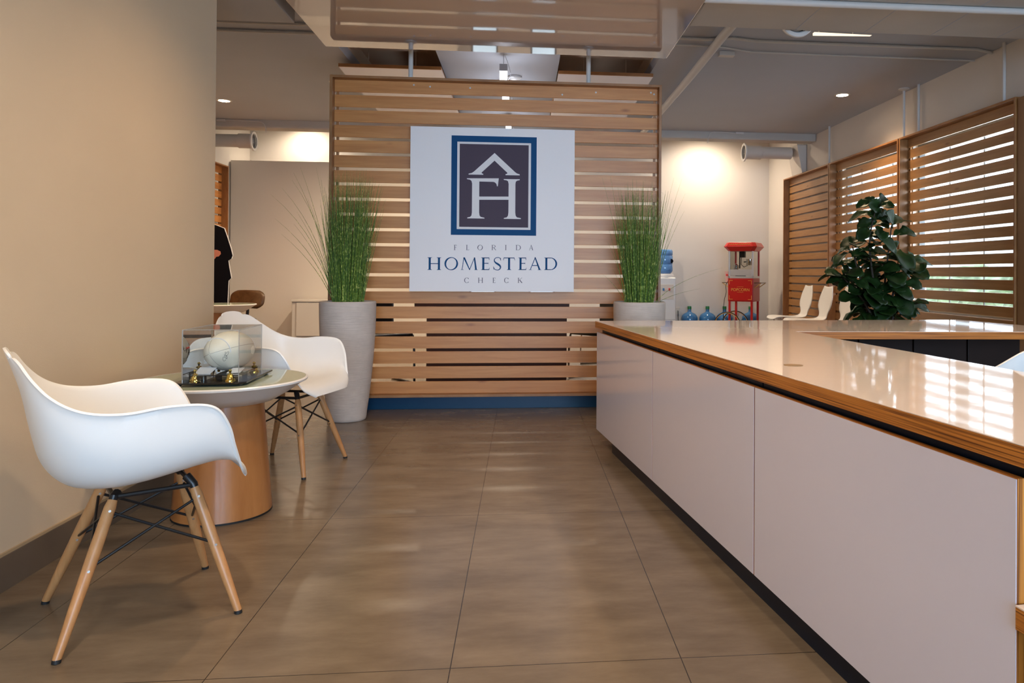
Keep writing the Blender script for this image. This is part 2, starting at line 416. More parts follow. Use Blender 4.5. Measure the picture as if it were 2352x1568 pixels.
struct('wall_left', MB().box(-1.81, YF, 0, -1.653, 4.16, ZC), M['wall_beige'], 'plain warm beige partition wall behind the two white chairs', 'wall')
bb = MB().box(-1.653, YF, 0, -1.641, 4.16, 0.112)
struct('baseboard_left', bb, M['base_tile'], 'dark brown tile skirting of the beige wall', 'skirting')
cp = MB().box(-1.653, YF, 0.112, -1.645, 4.16, 0.121)
struct('trim_1', cp, M['base_cap'], 'thin tan cap strip above the dark skirting', 'trim')
struct('wall_side_left', MB().box(XL - 0.1, YF, 0, XL, YB, ZC2), M['wall_white'], 'far left side wall of the back area', 'wall')

# back wall with two window openings hidden behind the sign
bw = MB()
wins = [(-0.845, -0.415), (0.11, 0.533)]
WZ0, WZ1 = 0.04, 1.10
bx = [XL, wins[0][0], wins[0][1], wins[1][0], wins[1][1], XR]
for i in range(5):
    if i in (1, 3):
        bw.box(bx[i], YB, 0, bx[i + 1], YB + 0.12, WZ0); bw.box(bx[i], YB, WZ1, bx[i + 1], YB + 0.12, ZC2)
    else: bw.box(bx[i], YB, 0, bx[i + 1], YB + 0.12, ZC2)
struct('wall_back', bw, M['wall_white'], 'cream white back wall lit from above', 'wall')
for i, (a, b_) in enumerate(wins):
    w = bpy.data.objects.new('window_%d' % (i + 1), None); C.objects.link(w)
    w.location = ((a + b_) / 2, YB + 0.06, WZ0); w['kind'] = 'structure'; w['label'] = 'small bright back wall window hidden behind the sign, %s one' % ('left', 'right')[i]; w['category'] = 'window'
    hw = (b_ - a) / 2
    f_ = MB().box(-hw, -0.03, 0, -hw + 0.03, 0.03, WZ1 - WZ0).box(hw - 0.03, -0.03, 0, hw, 0.03, WZ1 - WZ0).box(-hw + 0.03, -0.03, 0, hw - 0.03, 0.03, 0.03).box(-hw + 0.03, -0.03, WZ1 - WZ0 - 0.03, hw - 0.03, 0.03, WZ1 - WZ0)
    f_.build('window_frame', M['alu_frame'], w)
    MB().box(-hw + 0.03, -0.004, 0.03, hw - 0.03, 0.004, WZ1 - WZ0 - 0.03).build('window_pane', M['pane'], w)
struct('wall_partition', MB().box(XL + 0.02, 11.2, 0, -1.0, 11.3, 2.64), M['wall_tan'], 'lower tan partition in front of the lit back wall, left side', 'wall')

# right wall with two large windows behind the slat panels
rw = MB()
WR = [(5.25, 7.42), (7.62, 9.15)]; RZ0, RZ1 = 0.69, 2.42
ys = [YF, WR[0][0], WR[0][1], WR[1][0], WR[1][1], YB]
for i in range(5):
    if i in (1, 3):
        rw.box(XR, ys[i], 0, XR + 0.15, ys[i + 1], RZ0); rw.box(XR, ys[i], RZ1, XR + 0.15, ys[i + 1], ZC2)
    else: rw.box(XR, ys[i], 0, XR + 0.15, ys[i + 1], ZC2)
struct('wall_right', rw, M['wall_white'], 'white side wall above and behind the right slat panels', 'wall')
for i, (a, b_) in enumerate(WR):
    w = bpy.data.objects.new('window_%d' % (i + 3), None); C.objects.link(w)
    w.location = (XR + 0.08, (a + b_) / 2, RZ0); w['kind'] = 'structure'; w['category'] = 'window'
    w['label'] = 'bright window behind the %s slat panel of the right wall' % ('nearest', 'middle')[i]
    hw = (b_ - a) / 2; h = RZ1 - RZ0
    f_ = MB().box(-0.03, -hw, 0, 0.03, -hw + 0.04, h).box(-0.03, hw - 0.04, 0, 0.03, hw, h).box(-0.03, -hw + 0.04, 0, 0.03, hw - 0.04, 0.04).box(-0.03, -hw + 0.04, h - 0.04, 0.03, hw - 0.04, h)
    f_.build('window_frame', M['alu_frame'], w)
    for q in (1, 2, 3):
        yy = -hw + 2 * hw * q / 4
        MB().box(-0.0045, yy - 0.005, 0.04, 0.0045, yy + 0.005, h - 0.04).build('mullion', M['alu_frame'], w)
    MB().box(0.005, -hw + 0.04, 0.04, 0.009, hw - 0.04, h - 0.04).build('window_pane', M['pane'], w)
    MB().box(-0.09, -hw, -0.015, 0.03, hw, 0.0).build('window_sill', M['sill'], w)

# front wall with storefront glass behind the camera
fw = MB().box(XL, YF - 0.12, 0, -0.9, YF, ZC).box(3.8, YF - 0.12, 0, XR, YF, ZC).box(-0.9, YF - 0.12, 2.65, 3.8, YF, ZC).box(-0.9, YF - 0.12, 0, 3.8, YF, 0.3)
struct('wall_front', fw, M['wall_white'], 'front wall around the storefront glass', 'wall')
w = bpy.data.objects.new('window_5', None); C.objects.link(w); w.location = (1.45, YF - 0.06, 0.3); w['kind'] = 'structure'; w['label'] = 'storefront glazing of the front wall'; w['category'] = 'window'
f_ = MB()
for xx in (-2.35, -1.19, -0.02, 1.15, 2.31): f_.box(xx, -0.03, 0.04, xx + 0.04, 0.03, 2.31)
f_.box(-2.35, -0.03, 0, 2.35, 0.03, 0.04).box(-2.35, -0.03, 2.31, 2.35, 0.03, 2.35)
f_.build('window_frame', M['alu_frame'], w)
MB().box(-2.31, -0.004, 0.04, 2.31, 0.004, 2.31).build('window_pane', M['pane'], w)

# ceiling beams
def beam(x0, y0, z0, x1, y1, z1, lab, nm, bev=0.008):
    o = MB().box(x0, y0, z0, x1, y1, z1).build(nm, M['beam'], bevel=bev); o['kind'] = 'structure'; o['label'] = lab; o['category'] = 'beam'
    return o
beam(1.14, 3.6, 2.75, XR, 5.03, ZC, 'deep painted beam across the near right ceiling', 'trim_2')
beam(-4.25, 3.9, 2.66, -1.50, 5.02, ZC, 'deep painted beam across the near left ceiling', 'trim_3')
beam(XL, 10.0, 2.897, XR, 10.22, ZC2, 'white painted beam across the rear of the ceiling', 'trim_4', 0.02)
# glossy dropped soffit in front of the slat screen
struct('ceiling_soffit', MB().box(-1.40, -1.0, 2.625, 1.055, 5.39, 2.80), M['soffit'], 'glossy pale dropped soffit mirroring the slat screen', 'soffit', bevel=0.004)

# board beside the right slat panels (end of a cross panel)
o = MB().box(3.98, 5.20, 0, 4.095, 5.60, 2.47).build('end_board', M['board_brown'], bevel=0.003)
tag(o, 'plain brown wooden board closing the near end of the right slat panels', 'board')

# ================================================================== SLAT PANELS
def slat_panel(name, label, width, loc, rz, slatmat, group=None, depth=0.10, z0=0.097, z1=2.483, n=21, posts=True, screws=False):
    """local X along the panel, local -Y faces the viewer"""
    t = thing(name, label, 'slat panel', loc, rz, group)
    fr = MB(); th = 0.019
    fr.box(0, 0, z0, th, depth, z1); fr.box(width - th, 0, z0, width, depth, z1)
    fr.box(th, 0, z1 - th, width - th, depth, z1); fr.box(th, 0, z0, width - th, depth, z0 + th)
    fr.build('frame', M['frame'], t, bevel=0.0015)
    zb = z0 + th; h = 0.0889; pitch = (z1 - th - zb - h) / (n - 1)
    sl = MB()
    for k in range(n):
        a = zb + k * pitch + (0.0003 if k == 0 else 0)
        sl.box(th + 0.001, depth - 0.035, a, width - th - 0.001, depth - 0.019, a + h - (0.0003 if k == n - 1 else 0))
    sl.build('slats', slatmat, t, bevel=0.001)
    if posts:
        for xx in (0.03, width - 0.05):
            MB().box(xx, depth - 0.0185, zb, xx + 0.02, depth - 0.002, z1 - th).build('batten', M['frame'], t)
    return t
scr = slat_panel('slat_screen', 'large birch slat screen carrying the white logo sign', 2.484, (-1.423, 5.60, 0), 0, M['slat'], z1=2.483)
# screws on the top slat
for xx, zz in [(0.60, 2.44), (0.72, 2.43), (1.02, 2.43), (1.98, 2.425), (2.41, 2.436), (2.435, 2.424), (1.72, 2.40)]:
    MB().lathe([(0.007, 0), (0.006, -0.003), (0.0001, -0.004)], 10, (xx, 0.0645, zz), ax='y').build('screw_cap', M['plastic'], scr)
tag(MB().box(-1.38, 5.655, 0, 1.04, 5.70, 0.0965).build('plinth', M['blue'], bevel=0.002), 'glossy dark blue plinth under the slat screen', 'plinth')
for i, (xx, yy) in enumerate([(-0.846, 5.66), (0.498, 5.66)]):
    t = thing('ceiling_pole', 'white round pole from the screen top to the ceiling, %s of the two' % ('left', 'right')[i], 'pole', (xx, yy, 2.484), 0, 'poles holding the slat screen')
    MB().lathe([(0.017, 0), (0.017, ZC - 2.484)], 20).build('pole_shaft', M['pipe'], t, smooth=True)
    MB().lathe([(0.045, 0.0005), (0.045, 0.006), (0.02, 0.012)], 24).build('base_flange', M['pipe'], t, smooth=True)
# right wall panels: local X runs toward the camera (-Y world), facing -X world
for i, (lab, ya, yb) in enumerate([('near right slat panel with bright window light in its gaps', 7.475, 5.62),
                                   ('middle right slat panel with daylight in its gaps, behind the fig tree', 9.27, 7.50),
                                   ('far right slat panel with dark gaps, beside the popcorn cart', 10.96, 9.29)]):
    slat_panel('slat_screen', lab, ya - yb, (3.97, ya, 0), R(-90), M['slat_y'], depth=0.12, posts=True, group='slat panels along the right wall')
slat_panel('slat_screen', 'slat panel on the far left side wall behind the suited cutout', 1.9, (-4.07, 8.80, 0), R(90), M['slat'], depth=0.12)

# poles on the right panels
for i, (xx, yy, lab) in enumerate([(4.0, 7.43, 'slim white pole with ceiling flange above the near right slat panel'), (4.06, 7.25, 'second slim white pole close beside the flanged one'),
                                   (4.04, 5.86, 'white pole above the near end of the right slat panels'), (4.05, 9.45, 'white pole above the far right slat panel')]):
    t = thing('ceiling_pole', lab, 'pole', (xx, yy, 2.484), 0, 'poles above the right slat panels')
    MB().lathe([(0.014, 0), (0.014, ZC - 2.484)], 16).build('pole_shaft', M['pipe'], t, smooth=True)
    if i == 0: MB().lathe([(0.016, ZC - 2.51), (0.055, ZC - 2.494), (0.055, ZC - 2.4845)], 24).build('ceiling_flange', M['pipe'], t, smooth=True)

# ================================================================== SIGN
SG = thing('wall_sign', 'square white logo sign on the slat screen with blue framed emblem', 'sign', (-0.832, 5.60, 0.887))
SW, SH = 1.222, 1.226
MB().box(0, -0.022, 0, SW, -0.0005, SH).build('board', M['sign_white'], SG, bevel=0.0015)
def g(x, y):   # artwork grid -> sign plane
    yt = 42 + (x - 90) * 0.0229; yb = 1490 + (x - 88) * 0.0035
    return ((x - 88) / 1442 * SW, (1 - (y - yt) / (yb - yt)) * SH)
def flat(name, polys, m, layer, sym=False):
    mb = MB(); y0 = -0.022 - 0.0006 * layer; y1 = y0 + 0.0005
    for p in polys:
        bm = bmesh.new()
        n = len(p)
        a = [bm.verts.new((x, y0, z)) for x, z in p]
        f = bm.faces.new(a); f.normal_update()
        r = bmesh.ops.triangulate(bm, faces=[f])
        bm.verts.index_update()
        vs = [v.co[:] for v in bm.verts]; fs = [tuple(v.index for v in f.verts) for f in bm.faces]
        bm.free()
        mb.add(vs, fs)
        mb.add([(x, y0, z) for x, z in p] + [(x, y1, z) for x, z in p], [(i, (i + 1) % n, n + (i + 1) % n, n + i) for i in range(n)])
    return mb.build(name, m, SG)
def rect(x0, y0, x1, y1):
    (a, b_), (c_, d_) = x0y0 = g(x0, y0), g(x1, y1)
    return [(a, d_), (c_, d_), (c_, b_), (a, b_)]
xa, za = g(443, 119 + 4); xb, zb = g(1191, 1003)
flat('emblem_frame', [[(xa, zb), (xb, zb), (xb, za), (xa, za)]], M['sign_blue'], 1)
xa, za = g(494, 178); xb, zb = g(1141, 952)
flat('emblem_outline', [[(xa, zb), (xb, zb), (xb, za), (xa, za)]], M['sign_light'], 2)
xa, za = g(515, 197); xb, zb = g(1120, 932)
flat('emblem_field', [[(xa, zb), (xb, zb), (xb, za), (xa, za)]], M['sign_purple'], 3)
roof = [(820, 278), (1003, 447), (1018, 457), (1042, 465), (1042, 474), (917, 472), (917, 464), (930, 460), (934, 452), (820, 345), (706, 450), (710, 456), (722, 461), (722, 469), (594, 467), (594, 459), (622, 453), (640, 441)]
lst = [(580, 500), (858, 500), (850, 570), (843, 570), (838, 550), (828, 538), (812, 531), (688, 528), (688, 660), (945, 660), (945, 548), (940, 526), (928, 518), (902, 513), (902, 506),
       (1043, 508), (1043, 515), (1018, 521), (1008, 530), (1005, 548), (1005, 800), (1009, 828), (1020, 842), (1055, 849), (1055, 857), (905, 855), (905, 848), (930, 842), (941, 828), (945, 800),
       (945, 688), (688, 688), (688, 800), (692, 826), (702, 838), (735, 846), (735, 853), (585, 851), (585, 844), (610, 838), (621, 826), (625, 800), (625, 545), (620, 524), (608, 513), (580, 507)]
flat('emblem_letters', [[g(*p) for p in roof], [g(*p) for p in lst]], M['sign_light'], 4)
# serif capitals, unit height 1, drawn as outlines
def stem(x, w, y0=0, y1=1, sb=True, st=True, sw=0.09):
    s = 0.028; c = 0.05
    out = []
    p = []
    if sb: p += [(x - w / 2 - sw, 0 + y0), (x + w / 2 + sw, y0), (x + w / 2 + sw, y0 + s), (x + w / 2 + 0.02, y0 + s + 0.015), (x + w / 2, y0 + s + c)]
    else: p += [(x - w / 2, y0), (x + w / 2, y0)]
    if st: p += [(x + w / 2, y1 - s - c), (x + w / 2 + 0.02, y1 - s - 0.015), (x + w / 2 + sw, y1 - s), (x + w / 2 + sw, y1), (x - w / 2 - sw, y1), (x - w / 2 - sw, y1 - s), (x - w / 2 - 0.02, y1 - s - 0.015), (x - w / 2, y1 - s - c)]
    else: p += [(x + w / 2, y1), (x - w / 2, y1)]
    if sb: p += [(x - w / 2, y0 + s + c), (x - w / 2 - 0.02, y0 + s + 0.015), (x - w / 2 - sw, y0 + s)]
    return p
def bar(x0, y0, x1, y1, w):
    d = Vector((x1 - x0, y1 - y0)).normalized(); n_ = Vector((-d.y, d.x)) * w / 2
    return [(x0 - n_.x, y0 - n_.y), (x1 - n_.x, y1 - n_.y), (x1 + n_.x, y1 + n_.y), (x0 + n_.x, y0 + n_.y)]
def arc(cx, cy, rx, ry, a0, a1, wmin, wmax, n=22, ph=0.0):
    """stroke along an ellipse whose weight is largest at left/right"""
    o = []; i_ = []
    for k in range(n + 1):
        a = R(a0 + (a1 - a0) * k / n); w = wmin + (wmax - wmin) * abs(math.cos(a - ph)) ** 1.5
        o.append((cx + rx * math.cos(a), cy + ry * math.sin(a)))
        i_.append((cx + (rx - w) * math.cos(a), cy + (ry - w) * math.sin(a)))
    return [[o[k], o[k + 1], i_[k + 1], i_[k]] for k in range(n)]
def letter(ch, W_, k=0.13, t_=0.045):
    if ch == 'I': return [stem(0.0, k)]
    if ch == 'L': return [stem(-W_ / 2 + 0.2, k)] + [bar(-W_ / 2 + 0.2, t_ / 2, W_ / 2, t_ / 2, t_), [(W_ / 2 - 0.05, 0), (W_ / 2, 0), (W_ / 2 + 0.04, 0.24), (W_ / 2 - 0.005, 0.14)]]
    if ch in 'FE':
        L_ = -W_ / 2 + 0.2; p = [stem(L_, k), bar(L_, 1 - t_ / 2, W_ / 2, 1 - t_ / 2, t_), [(W_ / 2 - 0.05, 1), (W_ / 2, 1), (W_ / 2 + 0.01, 0.80), (W_ / 2 - 0.02, 0.80)],
             bar(L_, 0.53, W_ / 2 - 0.08, 0.53, t_), [(W_ / 2 - 0.10, 0.53), (W_ / 2 - 0.07, 0.62), (W_ / 2 - 0.07, 0.44)]]
        if ch == 'E': p += [bar(L_, t_ / 2, W_ / 2, t_ / 2, t_), [(W_ / 2 - 0.05, 0), (W_ / 2, 0), (W_ / 2 + 0.04, 0.22), (W_ / 2, 0.14)]]
        return p
    if ch == 'H': return [stem(-W_ / 2 + 0.16, k), stem(W_ / 2 - 0.16, k), bar(-W_ / 2 + 0.2, 0.5, W_ / 2 - 0.2, 0.5, t_)]
    if ch == 'O': return arc(0, 0.5, W_ / 2, 0.52, 0, 360, 0.05, 0.14, 40, R(-12))
    if ch == 'C': return arc(0.04, 0.5, W_ / 2, 0.52, 42, 318, 0.05, 0.14, 30) + [[(W_ / 2 - 0.12, 0.78), (W_ / 2 - 0.05, 0.72), (W_ / 2 - 0.06, 0.98), (W_ / 2 - 0.12, 0.90)], [(W_ / 2 - 0.12, 0.10), (W_ / 2 - 0.06, 0.02), (W_ / 2 - 0.03, 0.24), (W_ / 2 - 0.08, 0.2)]]
    if ch == 'D': return [stem(-W_ / 2 + 0.16, k, sw=0.09)] + [bar(-W_ / 2 + 0.16, 1 - t_ / 2, 0.0, 1 - t_ / 2, t_), bar(-W_ / 2 + 0.16, t_ / 2, 0.0, t_ / 2, t_)] + arc(-0.02, 0.5, W_ / 2 + 0.02, 0.5, -92, 92, 0.045, 0.14, 24)
    if ch in 'RP':
        p = [stem(-W_ / 2 + 0.16, k), bar(-W_ / 2 + 0.16, 1 - t_ / 2, 0, 1 - t_ / 2, t_), bar(-W_ / 2 + 0.16, 0.48, 0, 0.48, t_)] + arc(-0.02, 0.74, W_ / 2 - 0.08, 0.26, -92, 92, 0.045, 0.12, 18)
        if ch == 'R': p += [[(-0.06, 0.47), (0.08, 0.48), (W_ / 2 - 0.02, 0.06), (W_ / 2 + 0.1, 0.0), (W_ / 2 - 0.1, 0)]]
        return p
    if ch == 'A': return [bar(-W_ / 2 + 0.12, 0.02, 0.02, 1.03, 0.055), [(-0.05, 1.03), (0.03, 1.03), (W_ / 2 - 0.07, 0.02), (W_ / 2 - 0.22, 0.02)], bar(-W_ / 4 + 0.03, 0.36, W_ / 4, 0.36, t_), bar(-W_ / 2, 0.014, -W_ / 2 + 0.24, 0.014, 0.028), bar(W_ / 2 - 0.3, 0.014, W_ / 2, 0.014, 0.028)]
    if ch == 'M':
        h = W_ / 2
        return [bar(-h + 0.10, 0.02, -h + 0.24, 1.0, 0.05), [(-h + 0.18, 1.0), (-h + 0.32, 1.0), (0.07, 0.0), (0.0, 0.0)], bar(0.02, 0.02, h - 0.26, 1.0, 0.05), [(h - 0.32, 1.0), (h - 0.22, 1.0), (h - 0.07, 0.02), (h - 0.21, 0.02)],
                bar(-h, 0.014, -h + 0.22, 0.014, 0.028), bar(h - 0.28, 0.014, h, 0.014, 0.028)]
    if ch == 'N': return [bar(-W_ / 2 + 0.12, 0.0, -W_ / 2 + 0.12, 1, 0.05), [(-W_ / 2 + 0.05, 1), (-W_ / 2 + 0.2, 1), (W_ / 2 - 0.08, 0), (W_ / 2 - 0.14, 0)], bar(W_ / 2 - 0.12, 0, W_ / 2 - 0.12, 1, 0.05)]
    if ch == 'T': return [stem(0, k, st=False), bar(-W_ / 2 + 0.02, 1 - t_ / 2, W_ / 2 - 0.02, 1 - t_ / 2, t_), [(-W_ / 2 + 0.02, 1), (-W_ / 2 + 0.07, 1), (-W_ / 2, 0.78), (-W_ / 2 - 0.03, 0.78)], [(W_ / 2 - 0.07, 1), (W_ / 2 - 0.02, 1), (W_ / 2 + 0.03, 0.78), (W_ / 2, 0.78)]]
    if ch == 'K': return [stem(-W_ / 2 + 0.16, k), bar(-W_ / 2 + 0.2, 0.44, W_ / 2 - 0.08, 1.0, 0.05), [(-0.12, 0.56), (0.02, 0.60), (W_ / 2 + 0.02, 0.03), (W_ / 2 - 0.18, 0.03)], bar(W_ / 2 - 0.26, 0.014, W_ / 2 + 0.08, 0.014, 0.028), bar(W_ / 2 - 0.2, 0.986, W_ / 2 + 0.02, 0.986, 0.028)]
    if ch == 'S':
        pts = []
        ctrl = [(0.40, 0.80), (0.28, 0.97), (0.0, 1.0), (-0.26, 0.92), (-0.34, 0.74), (-0.18, 0.58), (0.08, 0.47), (0.34, 0.32), (0.36, 0.14), (0.16, 0.01), (-0.08, 0.0), (-0.32, 0.08), (-0.42, 0.24)]
        n_ = len(ctrl) - 1; q = []
        for i in range(n_):
            p0, p1, p2, p3 = ctrl[max(0, i - 1)], ctrl[i], ctrl[i + 1], ctrl[min(n_, i + 2)]
            for s_ in range(4):
                u = s_ / 4
                q.append(tuple(0.5 * ((2 * p1[j]) + (-p0[j] + p2[j]) * u + (2 * p0[j] - 5 * p1[j] + 4 * p2[j] - p3[j]) * u * u + (-p0[j] + 3 * p1[j] - 3 * p2[j] + p3[j]) * u ** 3) for j in (0, 1)))
        q.append(ctrl[-1]); o = []
        for i in range(len(q) - 1):
            u = i / (len(q) - 1); w_ = 0.05 + 0.10 * math.exp(-((u - 0.5) / 0.16) ** 2)
            o.append(bar(q[i][0] * W_ / 0.84, q[i][1], q[i + 1][0] * W_ / 0.84, q[i + 1][1], w_))
        e0 = q[0]; e1 = q[-1]
        o.append([(0.36 * W_ / 0.84, 0.98), (0.40 * W_ / 0.84, 0.98), (0.43 * W_ / 0.84, 0.74), (0.38 * W_ / 0.84, 0.76)])
        o.append([(-0.42 * W_ / 0.84, 0.02), (-0.38 * W_ / 0.84, 0.03), (-0.39 * W_ / 0.84, 0.24), (-0.45 * W_ / 0.84, 0.28)])
        return o
    return []
def word(name, items, ybase, cap, m):
    polys = []
    for ch, x0, x1 in items:
        cx_, cz = g((x0 + x1) / 2, ybase)
        sc_ = cap / 1442 * SW
        Wd = (x1 - x0) / cap
        flat(name, [[(cx_ + a * sc_, cz + b_ * sc_) for a, b_ in p] for p in letter(ch, Wd, 0.165 if cap > 80 else 0.13, 0.06 if cap > 80 else 0.05)], m, 1.5)
word('small_letter', [('F', 468, 494), ('L', 574, 602), ('O', 676, 722), ('R', 799, 838), ('I', 918, 930), ('D', 1011, 1056), ('A', 1128, 1168)], 1129, 45, M['sign_grey'])
word('large_letter', [('H', 245, 360), ('O', 390, 508), ('M', 532, 680), ('E', 706, 780), ('S', 818, 882), ('T', 905, 1003), ('E', 1033, 1104), ('A', 1128, 1240), ('D', 1266, 1380)], 1303, 110, M['sign_blue'])
word('small_letter', [('C', 561, 604), ('H', 682, 727), ('E', 808, 835), ('C', 910, 952), ('K', 1031, 1071)], 1416, 45, M['sign_grey'])

# ================================================================== COUNTER
CR = R(7.18)
P0 = Vector((0.444, 4.468))
def cw(lx, ly):   # counter local -> world
    return (P0.x + lx * math.cos(CR) - ly * math.sin(CR), P0.y + lx * math.sin(CR) + ly * math.cos(CR))
P1 = cw(0, -3.38)
ct = thing('countertop', 'long glossy white L shaped counter top with layered plywood edge', 'countertop', (0, 0, 0.70))
poly = [tuple(P0), P1, (1.585, 1.20), (1.387, 3.642), (3.02, 3.59), (2.85, 4.594)]
MB().prism(poly, 0.0, 0.0375).build('plywood_edge', M['ply'], ct, bevel=0.0012)
MB().prism(poly, 0.0376, 0.0400).build('white_surface', M['white_top'], ct, bevel=0.0004, segs=1)
gr_ = MB().lathe([(0.030, 0.0401), (0.030, 0.0412), (0.026, 0.0418), (0.0001, 0.0418)], 28, (0.863, 2.283, 0)); gr_.build('grommet', M['end_ply'], ct, smooth=True)
def cab(label, a, b_, last=False):
    t = thing('counter_cabinet', label, 'cabinet', (*cw(0, -a), 0), CR, 'white cabinets under the counter')
    L_ = b_ - a
    MB().box(0.035, -L_ + 0.004, 0.09, 0.50, -0.004 - (0.02 if a < 0.1 else 0), 0.6995).build('body', M['kick'], t)
    fp = MB().box(0.006, -L_ + 0.0040, 0.0895, 0.0075, -0.0040, 0.675)
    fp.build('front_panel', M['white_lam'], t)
    MB().box(0.0076, -L_ + 0.0025, 0.088, 0.024, -0.0025, 0.6765).build('panel_edge', M['ply_x'], t)
    if last:
        MB().box(0.0245, -L_ - 0.0012, 0.0, 0.66, -L_ + 0.0035, 0.699).build('end_panel', M['end_ply'], t, bevel=0.001)
    return t
cab('white cabinet front at the far end of the counter, nearest the screen', 0.02, 1.157)
cab('middle white cabinet front of the counter', 1.157, 2.227)
cab('widest looking white cabinet front at the near end of the counter', 2.227, 3.286, True)
k_ = MB().box(0.045, -3.28, 0, 0.46, -0.26, 0.0875).build('counter_plinth', M['kick']); k_.location = (P0.x, P0.y, 0); k_.rotation_euler = (0, 0, CR)
tag(k_, 'dark blue black recessed plinth under the white counter cabinets', 'plinth')
# cabinet under the far wing, dark inside
t = thing('wing_cabinet', 'dark cabinet run under the far wing of the counter', 'cabinet', (1.55, 4.02, 0))
MB().box(0, 0, 0.02, 1.32, 0.44, 0.6995).build('body', M['dark_wood'], t)
for i in range(4): MB().box(0.02 + i * 0.325, -0.018, 0.06, 0.335 + i * 0.325, -0.0005, 0.67).build('door', M['dark_wood'], t, bevel=0.002)
# low return desk past the near end of the counter
t = thing('low_side_desk', 'low white topped side desk at the near right corner of the counter', 'desk', (*cw(-0.001, -3.2885), 0), CR)
MB().box(0.0, -0.75, 0.418, 0.62, 0.0, 0.4575).build('plywood_edge', M['ply'], t, bevel=0.001)
MB().box(0.0, -0.75, 0.4576, 0.62, 0.0, 0.4600).build('white_surface', M['white_top'], t)
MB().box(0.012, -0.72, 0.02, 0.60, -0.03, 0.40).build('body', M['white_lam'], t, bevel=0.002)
MB().box(0.03, -0.70, 0.4, 0.58, -0.05, 0.418).build('recess', M['kick'], t)
MB().box(0.03, -0.70, 0.0, 0.58, -0.05, 0.02).build('kick_strip', M['kick'], t)

# ================================================================== SHELL ARMCHAIR
def catmull(P, n):
    out = []; m_ = len(P) - 1
    for i in range(m_):
        p0, p1, p2, p3 = [Vector(P[j]) for j in (max(0, i - 1), i, i + 1, min(m_, i + 2))]
        for s_ in range(n):
            u = s_ / n
            out.append(0.5 * ((2 * p1) + (p2 - p0) * u + (2 * p0 - 5 * p1 + 4 * p2 - p3) * u * u + (3 * p1 - p0 - 3 * p2 + p3) * u ** 3))
    out.append(Vector(P[-1])); return out
def shell_mesh():
    rim = [(.160, .292, .400), (.222, .262, .436), (.264, .228, .505), (.290, .200, .580), (.306, .146, .640), (.310, .020, .650), (.305, -.080, .640), (.287, -.170, .650), (.246, -.236, .684), (.192, -.278, .732), (.134, -.304, .776), (.082, -.322, .796)]
    cen = [(0, .308, .400), (0, .284, .434), (0, .225, .450), (0, .150, .446), (0, .060, .434), (0, -.030, .420), (0, -.110, .412), (0, -.190, .424), (0, -.245, .480), (0, -.272, .575), (0, -.296, .695), (0, -.334, .812)]
    fy = lambda p: (p[0], p[1] * (0.86 if p[1] > 0 else 1), p[2])
    rim = [fy(p) for p in rim]; cen = [fy(p) for p in cen]
    A = catmull(rim, 4); B = catmull(cen, 4)
    NU = 12; rows = []
    nA = len(A)
    for k, (r, c) in enumerate(zip(A, B)):
        v = k / (nA - 1)
        n_ = 2.0 + 1.7 * math.exp(-((v - 0.42) / 0.22) ** 2) if v > 0.12 else 2.0 + 0.9 * v / 0.12
        half = []
        for j in range(NU + 1):
            t_ = j / NU
            th = t_ * PI / 2
            sx = math.sin(th) ** (2 / n_); hh = 1 - math.cos(th) ** (2 / n_)
            half.append(Vector((r.x * sx, c.y + (r.y - c.y) * hh, c.z + (r.z - c.z) * hh)))
        # outward flared lip
        d = (half[-1] - half[-2]); up_ = Vector((0.8, 0, 0.25)) if v > 0.2 else Vector((0.5, 0.5, -0.3))
        if v > 0.72: up_ = Vector((0.7, -0.25, 0.6))
        fl = min(1.0, v / 0.12, (1 - v) / 0.22) * 0.92 + 0.08
        half.append(half[-1] + up_.normalized() * 0.006 * fl + d.normalized() * (0.0015 + 0.0015 * fl))
        rows.append([Vector((-p.x, p.y, p.z)) for p in half[:0:-1]] + half)
    mb = MB(); w = len(rows[0]); vs = [p for row in rows for p in row]
    fs = [(i * w + j, i * w + j + 1, (i + 1) * w + j + 1, (i + 1) * w + j) for i in range(len(rows) - 1) for j in range(w - 1)]
    return mb.add(vs, fs)
